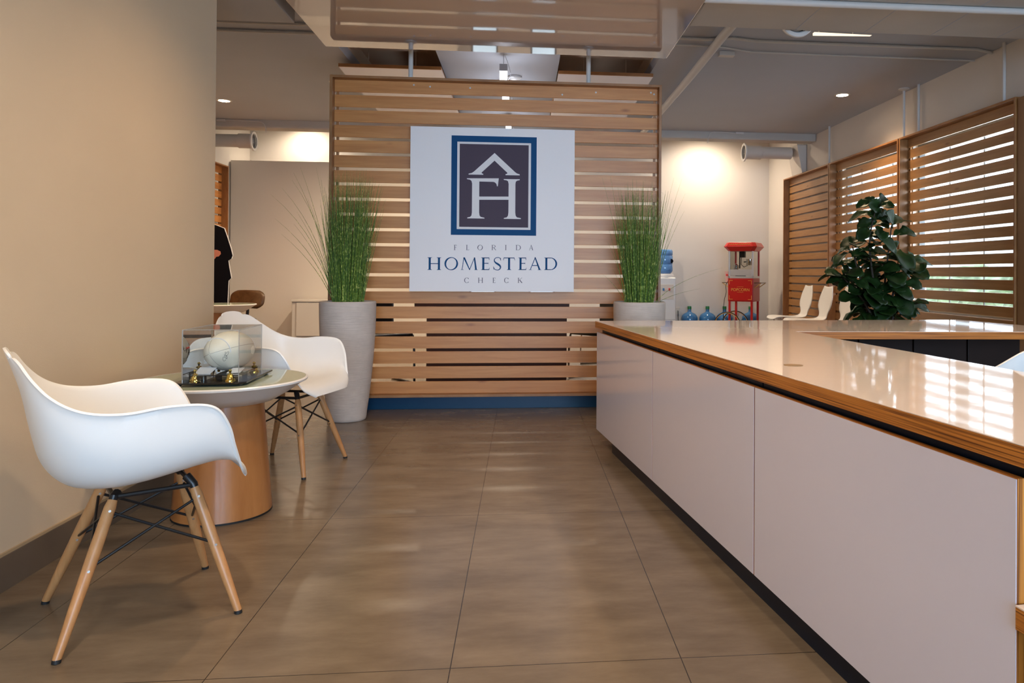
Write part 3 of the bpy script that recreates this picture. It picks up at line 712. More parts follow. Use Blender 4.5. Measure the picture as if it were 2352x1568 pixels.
def make_armchair(name, label, loc, rz, group=None):
    t = thing(name, label, 'armchair', loc, rz, group)
    s_ = shell_mesh().build('shell', M['shell'], t, smooth=True, sharp=180)
    md = s_.modifiers.new('solid', 'SOLIDIFY'); md.thickness = 0.007; md.offset = -1; md.use_rim = True
    md = s_.modifiers.new('bev', 'BEVEL'); md.width = 0.003; md.segments = 2; md.limit_method = 'ANGLE'; md.angle_limit = R(50)
    md = s_.modifiers.new('sub', 'SUBSURF'); md.levels = 1; md.render_levels = 1
    feet = {(1, 1): (.215, .225), (-1, 1): (-.215, .225), (1, -1): (.225, -.220), (-1, -1): (-.225, -.220)}
    tops = {}
    for (sx, sy), (fx, fy) in feet.items():
        top = Vector((sx * 0.105, 0.125 if sy > 0 else -0.085, 0.372)); ft = Vector((fx, fy, 0.006)); tops[(sx, sy)] = (top, ft)
        P = [top + (ft - top) * u for u in (0, 0.05, 0.35, 0.7, 1)]
        lg = MB().tube(P, [0.0125, 0.0155, 0.0165, 0.0145, 0.0105], 16).build('leg', M['leg'], t, smooth=True)
        d_ = (ft - top).normalized()
        MB().tube([ft + d_ * -0.004, Vector((ft.x, ft.y, 0.0))], [0.0112, 0.0112], 14).build('foot_cap', M['rubber'], lg, smooth=True)
        sd = Vector((sx, 0, 0.1)).normalized()
        for u in (0.07, 0.46):
            q = top + (ft - top) * u
            for sg in (-1, 1):
                MB().tube([q + sd * sg * 0.013, q + sd * sg * 0.0168], 0.0036, 10).build('bolt', M['steel'], lg, smooth=True)
        # steel bracket from the shell into the leg top
        bz = 0.405 if sy > 0 else 0.385
        MB().tube([Vector((sx * 0.085, top.y * 0.85, bz)), top + d_ * -0.01, top + d_ * 0.05], [0.013, 0.0125, 0.006], 10).build('bracket', M['black'], t, smooth=True)
    w = MB(); r = 0.0042
    def pt(key, u): a, b_ = tops[key]; return a + (b_ - a) * u
    for (k1, k2) in [((1, 1), (-1, 1)), ((1, -1), (-1, -1)), ((1, 1), (1, -1)), ((-1, 1), (-1, -1))]:
        w.tube([pt(k1, 0.08), pt(k2, 0.45)], r, 8); w.tube([pt(k2, 0.08), pt(k1, 0.45)], r, 8)
    w.tube([pt((1, 1), -0.02), pt((-1, 1), -0.02)], 0.007, 8); w.tube([pt((1, -1), -0.02), pt((-1, -1), -0.02)], 0.007, 8)
    w.tube([pt((1, 1), -0.02), pt((1, -1), -0.02)], 0.007, 8); w.tube([pt((-1, 1), -0.02), pt((-1, -1), -0.02)], 0.007, 8)
    w.build('wire_brace', M['black'], t, smooth=True)
    return t
ch1 = make_armchair('shell_armchair', 'near white moulded shell armchair, seen from its side, in front of the round table', (-1.150, 2.375, 0), R(-56))
ch2 = dup(ch1, (-1.235, 4.045, 0), R(-104), 'white moulded shell armchair behind the round table, beside the tall pot')
ch3 = dup(ch1, (1.765, 2.60, 0), R(4), 'white chair back showing behind the counter at the right picture edge')

# ================================================================== ROUND TABLE
def round_table(name, label, loc, Rr=0.335, H=0.57, group=None):
    t = thing(name, label, 'table', loc, 0, group)
    MB().lathe([(0.0001, H - 0.001), (Rr - 0.008, H - 0.001), (Rr - 0.008, H - 0.006), (0.0001, H - 0.006)], 96).build('glass_top', M['tglass'], t, smooth=True)
    MB().lathe([(0.158, H - 0.098), (0.20, H - 0.094), (0.26, H - 0.060), (Rr - 0.02, H - 0.022), (Rr, H - 0.012), (Rr + 0.001, H - 0.005), (Rr - 0.004, H - 0.0005), (Rr - 0.0075, H - 0.0005), (Rr - 0.0075, H - 0.007), (0.0001, H - 0.007)], 96).build('table_rim', M['twhite'], t, smooth=True)
    MB().lathe([(0.195, 0.008), (0.158, H - 0.0985)], 96).build('base', M['tbase'], t, smooth=True)
    MB().lathe([(0.190, 0.0), (0.196, 0.0), (0.196, 0.0078), (0.190, 0.0078)], 96, cap=False).build('foot_ring', M['rubber'], t, smooth=True)
    return t
tb = round_table('round_table', 'round green glass topped side table with flared wooden drum base', (-1.2675, 3.302, 0))
round_table('round_table', 'white dished round table in the far left lounge, partly behind the beige wall', (-3.40, 8.86, 0), 0.335, 0.65)

# ================================================================== FOOTBALL DISPLAY CASE
TZ = 0.570
dc = thing('display_case', 'clear acrylic display case with black base and brass bells on the glass table', 'display case', (-1.245, 3.26, TZ), R(3))
bw_, bd = 0.27, 0.40
ch_ = 0.03
bp_ = [(-bw_ / 2 + 0.0, -bd / 2), (bw_ / 2 - ch_, -bd / 2), (bw_ / 2, -bd / 2 + ch_), (bw_ / 2, bd / 2), (-bw_ / 2, bd / 2)]
MB().prism(bp_, 0.008, 0.015).build('base_board', M['acr_black'], dc, bevel=0.001)
ff = MB()
for sx in (-1, 1):
    for sy in (-1, 1): ff.lathe([(0.006, 0), (0.011, 0.0078)], 12, (sx * 0.115, sy * 0.175, 0))
ff.build('feet', M['rubber'], dc)
cx0, cx1, cy0, cy1, ch0, ch1_ = -0.113, 0.100, -0.155, 0.155, 0.0152, 0.222
e = 0.0022
MB().box(cx0, cy0, ch0, cx0 + e, cy1, ch1_).build('mirror_panel', M['mirror'], dc)
MB().box(cx1 - e, cy0, ch0, cx1, cy1, ch1_ - e - 0.0001).build('side_panel', M['acrylic'], dc)
MB().box(cx0 + e + 0.0001, cy0, ch0, cx1 - e - 0.0001, cy0 + e, ch1_ - e - 0.0001).build('front_panel', M['acrylic'], dc)
MB().box(cx0 + e + 0.0001, cy1 - e, ch0, cx1 - e - 0.0001, cy1, ch1_ - e - 0.0001).build('back_panel', M['acrylic'], dc)
MB().box(cx0 + e + 0.0001, cy0, ch1_ - e, cx1, cy1, ch1_).build('top_panel', M['acrylic'], dc)
ed = MB(); q = 0.0011
for (x_, y_) in [(cx1, cy0), (cx1, cy1), (cx0, cy1)]: ed.box(x_ - q, y_ - q, ch0, x_ + q, y_ + q, ch1_)
ed.box(cx0 - 0.002, cy0 - 0.002, ch0, cx0 + 0.001, cy0 + 0.001, ch1_)
for (a, b_) in [((cx0, cy0), (cx1, cy0)), ((cx1, cy0), (cx1, cy1)), ((cx1, cy1), (cx0, cy1)), ((cx0, cy1), (cx0, cy0))]:
    ed.tube([(a[0], a[1], ch1_), (b_[0], b_[1], ch1_)], q, 6)
ed.build('glued_edges', M['acr_edge'], dc)
MB().box(-0.090, -0.14, 0.034, 0.092, 0.13, 0.038).build('raised_tray', M['acr_black'], dc, bevel=0.001)
for sx in (-0.055, 0.05):
    for sy in (-0.09, 0.09):
        MB().lathe([(0.011, 0.0153), (0.011, 0.0338)], 14, (sx, sy, 0)).build('riser', M['acr_black'], dc, smooth=True)
bell = [(0.0001, 0.0152), (0.021, 0.0152), (0.021, 0.018), (0.017, 0.022), (0.013, 0.034), (0.010, 0.040), (0.011, 0.042), (0.004, 0.044), (0.0045, 0.050), (0.0065, 0.054), (0.005, 0.059), (0.0001, 0.061)]
for (x_, y_) in [(-0.075, -0.128), (0.062, -0.138), (0.078, 0.125), (-0.07, 0.13)]:
    MB().lathe(bell, 28, (x_, y_, 0)).build('bell', M['brass'], dc, smooth=True)
# tilted name cards on the tray
cd = MB().add([(-0.085, -0.115, 0.040), (-0.02, -0.125, 0.040), (-0.005, -0.085, 0.062), (-0.075, -0.07, 0.062)], [(0, 1, 2, 3)]); cd.build('name_card', M['card'], dc, solid=0.001)
cd = MB().add([(0.035, -0.10, 0.040), (0.085, -0.09, 0.040), (0.09, -0.045, 0.055), (0.045, -0.05, 0.055)], [(0, 1, 2, 3)]); cd.build('name_card', M['card'], dc, solid=0.001)
# football
fb = thing('football', 'white panelled signed football inside the clear display case', 'football', (-1.232, 3.27, TZ + 0.038 + 0.083), R(-12))
fb_prof = []
La, Ra = 0.138, 0.083
for k in range(33):
    a = PI * k / 32; y_ = -La * math.cos(a); r_ = Ra * (math.sin(a) ** 1.22 if 0 < k < 32 else 0)
    fb_prof.append((max(r_, 0.0001), y_))
MB().lathe(fb_prof, 48, ax='y').build('leather_body', M['ball'], fb, smooth=True)
def ballpt(u, ang, off=0.0007):   # u in 0..1 along axis
    a = PI * u; y_ = -La * math.cos(a); r_ = Ra * math.sin(a) ** 1.22 + off
    return Vector((r_ * math.cos(ang), y_, r_ * math.sin(ang)))
sm = MB()
for an in (R(20), R(110), R(200), R(290)):
    sm.tube([ballpt(0.02 + 0.96 * k / 40, an, 0.0) for k in range(41)], 0.0007, 6)
sm.build('seams', M['acr_edge'], fb)
st = MB()
for an, u0 in ((R(65), 0.28), (R(65), 0.72)):
    st.tube([ballpt(u0, an + R(-62) + R(124) * k / 30, 0.0001) for k in range(31)], 0.0022, 6)
st.build('white_stripes', M['card'], fb)
def scrib(u, an, du, da, seed, n=26):
    rr = random.Random(seed); P = []
    for k in range(n):
        s_ = k / (n - 1)
        P.append(ballpt(u + du * s_ + 0.022 * math.sin(s_ * 17 + seed), an + da * s_ + 0.13 * math.sin(s_ * 23 + seed * 2), 0.0004))
    return P
sg_ = MB()
sg_.tube(scrib(0.22, R(-35), 0.02, R(45), 1), 0.0006, 5); sg_.tube(scrib(0.75, R(10), 0.08, R(40), 2), 0.0006, 5); sg_.tube(scrib(0.55, R(95), 0.10, R(25), 3), 0.0008, 5)
sg_.tube(scrib(0.45, R(195), 0.10, R(-30), 4), 0.0012, 5); sg_.tube(scrib(0.3, R(160), 0.15, R(25), 6), 0.0010, 5); sg_.tube(scrib(0.5, R(215), 0.2, R(10), 8), 0.0012, 5)
sg_.build('signatures', M['ink'], fb)
rp = MB(); rp.tube([ballpt(0.38 + 0.1 * k / 5, R(170), 0.0003) for k in range(6)], 0.004, 6); rp.tube([ballpt(0.60 + 0.05 * k / 5, R(88), 0.0003) for k in range(6)], 0.002, 6)
rp.build('red_print', M['red_ink'], fb)

# ================================================================== TALL POTS WITH GRASS
def grass_mesh(seed, n, h, spread, lean=(0, 0), wild=()):
    rr = random.Random(seed); mb = MB()
    def blade(a0, r0, tipx, tipy, hh, w, droop):
        P = []; x0, y0 = r0 * math.cos(a0), r0 * math.sin(a0)
        for k in range(9):
            s_ = k / 8; b_ = s_ ** (1.25 + droop)
            P.append(Vector((x0 + (tipx - x0) * (0.35 * s_ + 0.65 * b_), y0 + (tipy - y0) * (0.35 * s_ + 0.65 * b_), hh * (s_ - 0.10 * droop * s_ ** 3))))
        mb.tube(P, [w * (1 - 0.86 * (k / 8) ** 1.3) for k in range(9)], 4, caps=False)
    for i in range(n):
        a = rr.uniform(0, 2 * PI); r0 = 0.098 * math.sqrt(rr.random())
        sp_ = spread * (0.45 + 0.55 * rr.random()) * (0.12 + r0 / 0.098 * 0.88)
        hh = h * rr.uniform(0.62, 1.0) * (1 - 0.12 * sp_ / spread)
        tx = sp_ * math.cos(a) + lean[0] * rr.random(); ty = sp_ * math.sin(a) + lean[1] * rr.random()
        blade(a, r0, tx, ty, hh, rr.uniform(0.0020, 0.0038), rr.uniform(-0.1, 0.35))
    for (tx, ty, hh, dr) in wild:
        blade(math.atan2(ty, tx), 0.09, tx, ty, hh, 0.0027, dr)
    return mb
def tall_pot(name, label, loc, seed, gl, h, spread, lean, wild):
    t = thing(name, label, 'potted plant', loc)
    H = 0.822
    prof = [(0.118, 0.0), (0.128, 0.012), (0.135, 0.07), (0.152, 0.20), (0.172, 0.40), (0.184, 0.58), (0.189, 0.72), (0.190, 0.80), (0.188, H), (0.172, H), (0.170, 0.79), (0.168, 0.74)]
    q = catmull([(a, b_, 0) for a, b_ in prof], 3)
    mm = MB().lathe([(p.x, p.y) for p in q], 72)
    # faint horizontal ribbing
    ob = mm.build('pot', M['pot'], t, smooth=True, sharp=60)
    MB().lathe([(0.0001, 0.775), (0.1675, 0.775)], 40).build('soil', M['soil'], t)
    gm = grass_mesh(seed, 430, h, spread, lean, wild)
    gm.build('grass_blades', M['grass'], t, smooth=True, sharp=180, loc=(0, 0, 0.776))
    return t
tall_pot('potted_grass', 'tall stone pot of onion grass at the left end of the slat screen, beside the white chair', (-1.207, 5.29, 0), 11, 1, 1.02, 0.26, (0.03, 0),
         [(-0.52, -0.02, 0.86, 0.9), (-0.40, 0.05, 0.98, 0.9), (-0.36, -0.05, 0.99, 0.6), (-0.45, 0, 0.90, 0.8), (-0.48, -0.05, 0.66, 0.7), (-0.46, 0.02, 0.54, 0.5), (-0.35, 0, 0.70, 0.5), (-0.40, 0.1, 0.62, 0.5), (-0.30, -0.1, 1.0, 0.4), (-0.25, 0.1, 1.02, 0.3), (-0.28, 0.0, 0.80, 0.5), (0.25, 0, 0.8, 0.5), (0.22, 0.1, 0.9, 0.5)])
tall_pot('potted_grass', 'tall stone pot of onion grass at the right end of the slat screen, behind the counter', (0.853, 5.33, 0), 23, 1, 0.97, 0.26, (0, 0),
         [(-0.28, 0, 0.98, 0.3), (-0.22, 0.0, 0.99, 0.3), (0.31, 0, 0.98, 0.3), (0.34, 0.02, 0.88, 0.4), (0.32, -0.05, 0.75, 0.5), (0.26, 0.05, 0.99, 0.3), (-0.24, -0.03, 0.5, 0.4), (-0.27, 0.0, 0.26, 0.5), (0.62, 0, 0.33, 0.9), (0.45, 0, 0.16, 0.9), (-0.2, 0, 0.3, 0.5)])

# ================================================================== FIG TREE
def fig_tree(loc):
    t = thing('fig_tree', 'dark green fiddle leaf fig standing in front of the right slat panels', 'plant', loc)
    MB().lathe([(0.0001, 0.0), (0.13, 0.0), (0.17, 0.26), (0.175, 0.28), (0.16, 0.28), (0.155, 0.24), (0.0001, 0.24)], 40).build('planter', M['black'], t, smooth=True)
    rr = random.Random(5)
    # (x lateral, y, z) stems; x+ toward picture right
    stems = [
        [(0, 0, .2), (-.03, 0, .55), (-.02, 0, .8), (-.08, .0, 1.10), (-.10, 0, 1.4), (-.02, 0, 1.70)],
        [(.02, .02, .2), (.06, .02, .6), (.07, 0, .9), (.12, .02, 1.2), (.15, 0, 1.50)],
        [(-.02, .03, .2), (-.10, .02, .6), (-.16, .0, .85), (-.25, 0, 1.10), (-.30, 0, 1.30)],
        [(.03, -.02, .2), (.10, -.03, .6), (.16, -.02, .85), (.28, 0, 1.05), (.36, 0, 1.15)],
        [(0, -.03, .2), (-.04, -.06, .5), (-.2, -.05, .78), (-.36, -.03, .95), (-.42, -.02, 1.0)],
        [(.05, 0, .2), (.13, -.02, .55), (.2, -.03, .68), (.32, 0, .74)],
    ]
    stems = [[(x * 0.86, y, z) for x, y, z in q_] for q_ in stems]
    sm_ = MB(); lf = MB()
    def leaf(base, dr, upv, L_):
        dr = dr.normalized(); side = dr.cross(upv).normalized(); nn = side.cross(dr).normalized()
        W_ = L_ * 0.42
        prof = [0.05, 0.42, 0.55, 0.50, 0.66, 0.95, 1.0, 0.82, 0.35]
        nu = 3; vs = []; K = len(prof)
        droop = rr.uniform(0.3, 1.1); wav = rr.uniform(0, 6)
        for i, p in enumerate(prof):
            s_ = i / (K - 1)
            c = base + dr * (L_ * s_) - nn * (droop * L_ * s_ * s_ * 0.5) - Vector((0, 0, droop * 0.25 * L_ * s_ * s_))
            for j in range(-nu, nu + 1):
                u = j / nu
                vs.append(c + side * (W_ * p * u) + nn * (abs(u) ** 1.5 * W_ * 0.35 * p + 0.006 * math.sin(wav + i * 1.9 + j * 1.3)))
        w_ = 2 * nu + 1
        lf.add(vs, [(i * w_ + j, i * w_ + j + 1, (i + 1) * w_ + j + 1, (i + 1) * w_ + j) for i in range(K - 1) for j in range(w_ - 1)])
    for si, sp_ in enumerate(stems):
        P = catmull(sp_, 5); n_ = len(P)
        sm_.tube(P, [0.016 - 0.010 * k / (n_ - 1) for k in range(n_)], 8)
        cnt = [26, 28, 24, 22, 18, 13][si]; zmin = 0.72
        ok = [k for k in range(n_) if P[k].z > zmin - 0.1]
        for i in range(cnt):
            k = ok[int((i + 0.5) / cnt * len(ok))]; b0 = P[min(k, n_ - 1)]
            an = i * 2.4 + si; el = rr.uniform(-0.5, 0.5) + 0.5 * (i / cnt)
            d_ = Vector((math.cos(an), math.sin(an) * 0.8, el))
            leaf(b0 + d_.normalized() * 0.03, d_, Vector((rr.uniform(-.5, .5), rr.uniform(-1.2, .1), 1)), rr.uniform(0.17, 0.25) * (0.8 if (si == 0 and b0.z > 1.4) else 1))
    top = Vector(stems[0][-1])
    for k in range(6):
        leaf(top - Vector((0, 0, 0.04 * k)), Vector((math.cos(k * 2.2), 0.3 * math.sin(k * 2.2), 1.0 - 0.25 * k)), Vector((0.1, -1, 0.2)), 0.17)
    sm_.build('stems', M['bark'], t, smooth=True)
    lf.build('leaves', M['leaf'], t, smooth=True, sharp=180, solid=0.0012)
    return t
fig_tree((3.40, 6.78, 0))

# ================================================================== POPCORN CART
PC = thing('popcorn_cart', 'red popcorn machine cart against the back wall', 'popcorn cart', (3.465, 11.30, 0), R(-33))
a = 0.20
for sx in (-1, 1):
    for sy in (-1, 1): MB().box(sx * 0.175 - 0.0165, sy * 0.175 - 0.0165, 0.0 if sx > 0 else 0.02, sx * 0.175 + 0.0165, sy * 0.175 + 0.0165, 0.605).build('leg', M['red'], PC, bevel=0.003)
MB().box(-0.2, -0.19, 0.605, 0.2, 0.19, 0.965).build('lower_cabinet', M['red'], PC, bevel=0.006)
MB().box(-0.19, -0.2, 0.62, 0.19, -0.1905, 0.95).build('cabinet_door', M['red'], PC, bevel=0.003)
orn = MB()
for sx in (-1, 1):
    for z0_, z1_ in ((0.64, 0.70), (0.93, 0.87)):
        orn.box(sx * 0.175 - 0.003, -0.2015, min(z0_, z1_), sx * 0.175 + 0.003, -0.2003, max(z0_, z1_)); orn.box(min(sx * 0.175, sx * 0.12), -0.2015, z0_ - 0.003, max(sx * 0.175, sx * 0.12), -0.2003, z0_ + 0.003)
orn.box(-0.05, -0.2015, 0.832, 0.05, -0.2003, 0.835).box(-0.05, -0.2015, 0.748, 0.05, -0.2003, 0.751)
orn.build('gold_corner_lines', M['gold'], PC)
def text_mesh(s_, size, name, m, parent, loc, rot=(R(90), 0, 0)):
    cu = bpy.data.curves.new(name, 'FONT'); cu.body = s_; cu.size = size; cu.align_x = 'CENTER'; cu.extrude = 0.0006
    tmp = bpy.data.objects.new(name + '_tmp', cu); C.objects.link(tmp)
    dg = bpy.context.evaluated_depsgraph_get(); dg.update()
    me = bpy.data.meshes.new_from_object(tmp.evaluated_get(dg))
    bpy.data.objects.remove(tmp)
    me.name = name; me.materials.clear(); me.materials.append(m)
    o = bpy.data.objects.new(name, me); C.objects.link(o); o.parent = parent; o.location = loc; o.rotation_euler = rot
    return o
text_mesh('POPCORN', 0.062, 'cabinet_lettering', M['gold'], PC, (0, -0.2012, 0.768))
# upper glass box
for sx in (-1, 1):
    for sy in (-1, 1): MB().box(sx * 0.185 - 0.013, sy * 0.175 - 0.013, 0.966, sx * 0.185 + 0.013, sy * 0.175 + 0.013, 1.385).build('corner_post', M['alu'] if sy < 0 else M['red'], PC, bevel=0.002)
MB().box(-0.198, -0.188, 0.9655, 0.198, 0.188, 1.0).build('glass_box_floor', M['alu'], PC, bevel=0.002)
MB().box(-0.17, -0.180, 1.005, 0.17, -0.172, 1.10).build('lower_front_plate', M['alu'], PC, bevel=0.002)
MB().box(-0.08, -0.19, 1.0, 0.08, -0.1805, 1.008).build('chute_lip', M['shadow_gap'], PC)
for (x0, y0, x1, y1) in [(-0.172, -0.184, 0.172, -0.181), (-0.187, -0.162, -0.184, 0.162), (0.184, -0.162, 0.187, 0.162)]:
    MB().box(x0, y0, 1.0 if abs(x0) > 0.18 else 1.102, x1, y1, 1.384).build('glass_pane', M['cart_glass'], PC)
kt = MB().lathe([(0.0001, 1.17), (0.055, 1.17), (0.058, 1.18), (0.058, 1.265), (0.0001, 1.27)], 28, (0.10, -0.02, 0)); kt.build('kettle', M['chrome'], PC, smooth=True)
kh = MB().box(-0.06, -0.03, 1.29, 0.02, 0.03, 1.384).tube([(0.0, 0, 1.22), (0.05, -0.02, 1.22)], 0.01).tube([(-0.03, -0.03, 1.3), (-0.03, -0.06, 1.18), (0.02, -0.07, 1.14), (0.08, -0.06, 1.17)], 0.005).box(-0.075, -0.01, 1.12, -0.06, 0.01, 1.384)
kh.build('kettle_hanger', M['black'], PC)
MB().lathe([(0.0001, 1.06), (0.04, 1.06), (0.045, 1.17), (0.0001, 1.20)], 20, (-0.12, -0.02, 0)).build('warming_lamp', M['chrome'], PC, smooth=True)
# canopy
def frus(x0, z0, x1, z1, mb, kx=1.0):
    pass
cn = MB(); prof = [(0.205, 1.385), (0.262, 1.455), (0.225, 1.520)]
vs = []
for r_, z_ in prof:
    c_ = 0.05
    vs += [(-r_, -r_ + c_, z_), (-r_ + c_, -r_, z_), (r_ - c_, -r_, z_), (r_, -r_ + c_, z_), (r_, r_ - c_, z_), (r_ - c_, r_, z_), (-r_ + c_, r_, z_), (-r_, r_ - c_, z_)]
fs = [(i * 8 + k, i * 8 + (k + 1) % 8, (i + 1) * 8 + (k + 1) % 8, (i + 1) * 8 + k) for i in range(2) for k in range(8)] + [tuple(range(8))[::-1], tuple(range(16, 24))]
cn.add(vs, fs); cn.build('canopy', M['red'], PC, bevel=0.004)
# gold scroll line on the canopy front
sc_ = MB()
sc_.tube([(-0.17 + 0.34 * k / 40, -0.246 - 0.002 * math.sin(k), 1.488 + 0.007 * math.sin(k * 1.7)) for k in range(41)], 0.003, 6); sc_.build('canopy_scroll', M['gold'], PC)
for sx in (-1, 1):
    s1 = MB().add([(sx * 0.201, -0.15, 0.90), (sx * 0.31, -0.15, 0.90), (sx * 0.31, 0.15, 0.90), (sx * 0.201, 0.15, 0.90), (sx * 0.201, -0.15, 0.89), (sx * 0.31, -0.15, 0.89), (sx * 0.31, 0.15, 0.89), (sx * 0.201, 0.15, 0.89)],
                  [(0, 1, 2, 3), (4, 7, 6, 5), (0, 4, 5, 1), (1, 5, 6, 2), (2, 6, 7, 3), (3, 7, 4, 0)])
    sh = s1.build('side_shelf', M['walnut'], PC)
    MB().tube([(sx * 0.205, -0.13, 0.82), (sx * 0.30, -0.13, 0.888)], 0.006, 6).build('shelf_bracket', M['gold'], sh)
    MB().tube([(sx * 0.205, 0.13, 0.82), (sx * 0.30, 0.13, 0.888)], 0.006, 6).build('shelf_bracket', M['gold'], sh)
def wheel(x_, y_):
    m_ = MB(); pts = [(x_, y_ + 0.215 * math.cos(2 * PI * k / 40), 0.222 + 0.215 * math.sin(2 * PI * k / 40)) for k in range(41)]
    pts = [(y_ + 0.215 * math.cos(2 * PI * k / 40), x_, 0.222 + 0.215 * math.sin(2 * PI * k / 40)) for k in range(41)]
    m_.tube(pts, 0.007, 8, caps=False)
    w_ = m_.build('wheel', M['rubber'], PC, smooth=True)
    m2 = MB(); m2.tube([(y_ + 0.203 * math.cos(2 * PI * k / 40), x_, 0.222 + 0.203 * math.sin(2 * PI * k / 40)) for k in range(41)], 0.004, 6, caps=False)
    m2.build('gold_rim', M['gold'], w_, smooth=True)
    m3 = MB()
    for k in range(10):
        an = 2 * PI * k / 10; m3.tube([(y_, x_, 0.222), (y_ + 0.2 * math.cos(an), x_, 0.222 + 0.2 * math.sin(an))], 0.003, 6)
    m3.build('spokes', M['black'], w_)
wheel(-0.215, -0.20); wheel(0.215, -0.20)
MB().tube([(-0.20, -0.21, 0.222), (-0.20, 0.21, 0.222)], 0.008, 8).build('axle', M['black'], PC)
cb = MB().tube(catmull([(-0.215, -0.1, 0.93), (-0.25, -0.13, 0.86), (-0.24, -0.15, 0.74), (-0.27, -0.15, 0.62), (-0.29, -0.13, 0.4), (-0.28, -0.1, 0.02)], 5), 0.005, 6)
cb.build('power_cord', M['black'], PC)
# popcorn box on the left shelf
bx_ = MB(); vs = [(-.028, -.022, 0), (.028, -.022, 0), (.028, .022, 0), (-.028, .022, 0), (-.042, -.03, .17), (.042, -.03, .17), (.042, .03, .17), (-.042, .03, .17)]
bx_.add(vs, [(3, 2, 1, 0), (0, 1, 5, 4), (1, 2, 6, 5), (2, 3, 7, 6), (3, 0, 4, 7), (4, 5, 6, 7)])
ct_ = math.cos(R(-33)); st_ = math.sin(R(-33))
px_, py_ = 3.465 + (-0.245) * ct_ - (-0.05) * st_, 11.30 + (-0.245) * st_ + (-0.05) * ct_
pb = thing('popcorn_box', 'small striped paper popcorn box on the left shelf of the red cart', 'box', (px_, py_, 0.9005), R(-33))
bx_.build('paper_box', M['paper_red'], pb)
MB().box(-0.022, -0.0305, 0.10, 0.022, -0.0285, 0.13).build('printed_mark', M['red_ink'], pb)

# ================================================================== WATER COOLER AND BOTTLES
WC = thing('water_cooler', 'white standing water cooler against the back wall, right of the screen', 'water cooler', (2.275, 11.70, 0))
MB().box(-0.16, -0.16, 0, 0.16, 0.16, 0.97).build('body', M['plastic'], WC, bevel=0.02, segs=3)
MB().lathe([(0.0001, 1.03), (0.12, 1.03), (0.145, 1.02), (0.155, 0.99), (0.155, 0.9705)], 40).build('bottle_collar', M['plastic'], WC, smooth=True)
MB().box(-0.12, -0.165, 0.62, 0.12, -0.1605, 0.86).build('tap_recess', M['cabinet_grey'], WC, bevel=0.003)
MB().box(0.035, -0.20, 0.76, 0.06, -0.1655, 0.80).build('hot_tap', M['red_ink'], WC, bevel=0.004)
MB().box(-0.06, -0.20, 0.76, -0.035, -0.1655, 0.80).build('cold_tap', M['bottle'], WC, bevel=0.004)
MB().box(-0.15, -0.161, 0.30, 0.15, -0.1602, 0.303).build('door_line', M['shadow_gap'], WC)
def bottle_prof(R_=0.135, H=0.49, neck=True):
    p = [(0.0001, 0.0), (R_ - 0.02, 0.0), (R_, 0.02), (R_, 0.08), (R_ - 0.006, 0.09), (R_, 0.10), (R_, 0.19), (R_ - 0.006, 0.20), (R_, 0.21), (R_, 0.31), (R_ - 0.012, 0.345), (R_ * 0.72, 0.375), (0.045, 0.40), (0.030, 0.415), (0.029, 0.455)]
    return p
t = thing('water_bottle', 'upturned blue water bottle on top of the white cooler', 'water bottle', (2.275, 11.70, 1.031))
MB().lathe([(0.0001, 0.39), (0.115, 0.385), (0.133, 0.36), (0.133, 0.30), (0.126, 0.29), (0.133, 0.28), (0.133, 0.16), (0.126, 0.15), (0.133, 0.14), (0.133, 0.05), (0.12, 0.02), (0.10, 0.0), (0.0001, 0.0)], 48).build('bottle_body', M['bottle_clear'], t, smooth=True, sharp=60)
MB().lathe([(0.0001, -0.0), (0.034, 0.0), (0.03, 0.006), (0.0001, 0.008)], 20, (0.09, -0.105, 0.20), ax='y').build('handle_recess', M['suit'], t, smooth=True)
protob = None
labs = ['blue water bottle with green cap on the floor, leftmost, next to the cooler', 'blue water bottle with green cap on the floor, second from the cooler', 'blue water bottle with green cap behind the left wheel of the red cart', 'blue water bottle behind the right legs of the red cart']
for i, xx in enumerate([2.725, 3.025, 3.31, 3.745]):
    if i == 0:
        protob = thing('water_bottle', labs[0], 'water bottle', (xx, 11.855, 0), 0, 'full water bottles on the floor')
        MB().lathe(bottle_prof(), 48).build('bottle_body', M['bottle'], protob, smooth=True, sharp=60)
        MB().lathe([(0.0001, 0.50), (0.030, 0.50), (0.032, 0.495), (0.032, 0.452), (0.0295, 0.452)], 24).build('bottle_cap', M['cap_green'], protob, smooth=True)
    else: dup(protob, (xx, 11.855, 0), 0, labs[i], 'full water bottles on the floor')
t = thing('wall_socket', 'ivory socket plate low on the back wall beside the cooler', 'socket', (2.56, YB, 0.36))
MB().box(-0.035, -0.008, 0, 0.035, 0, 0.115).build('plate', M['plastic_ivory'], t, bevel=0.002)
MB().tube([(0, -0.012, 0.06), (0.0, -0.03, 0.05), (0.005, -0.03, -0.3)], 0.006, 6).build('plug_cord', M['black'], t)

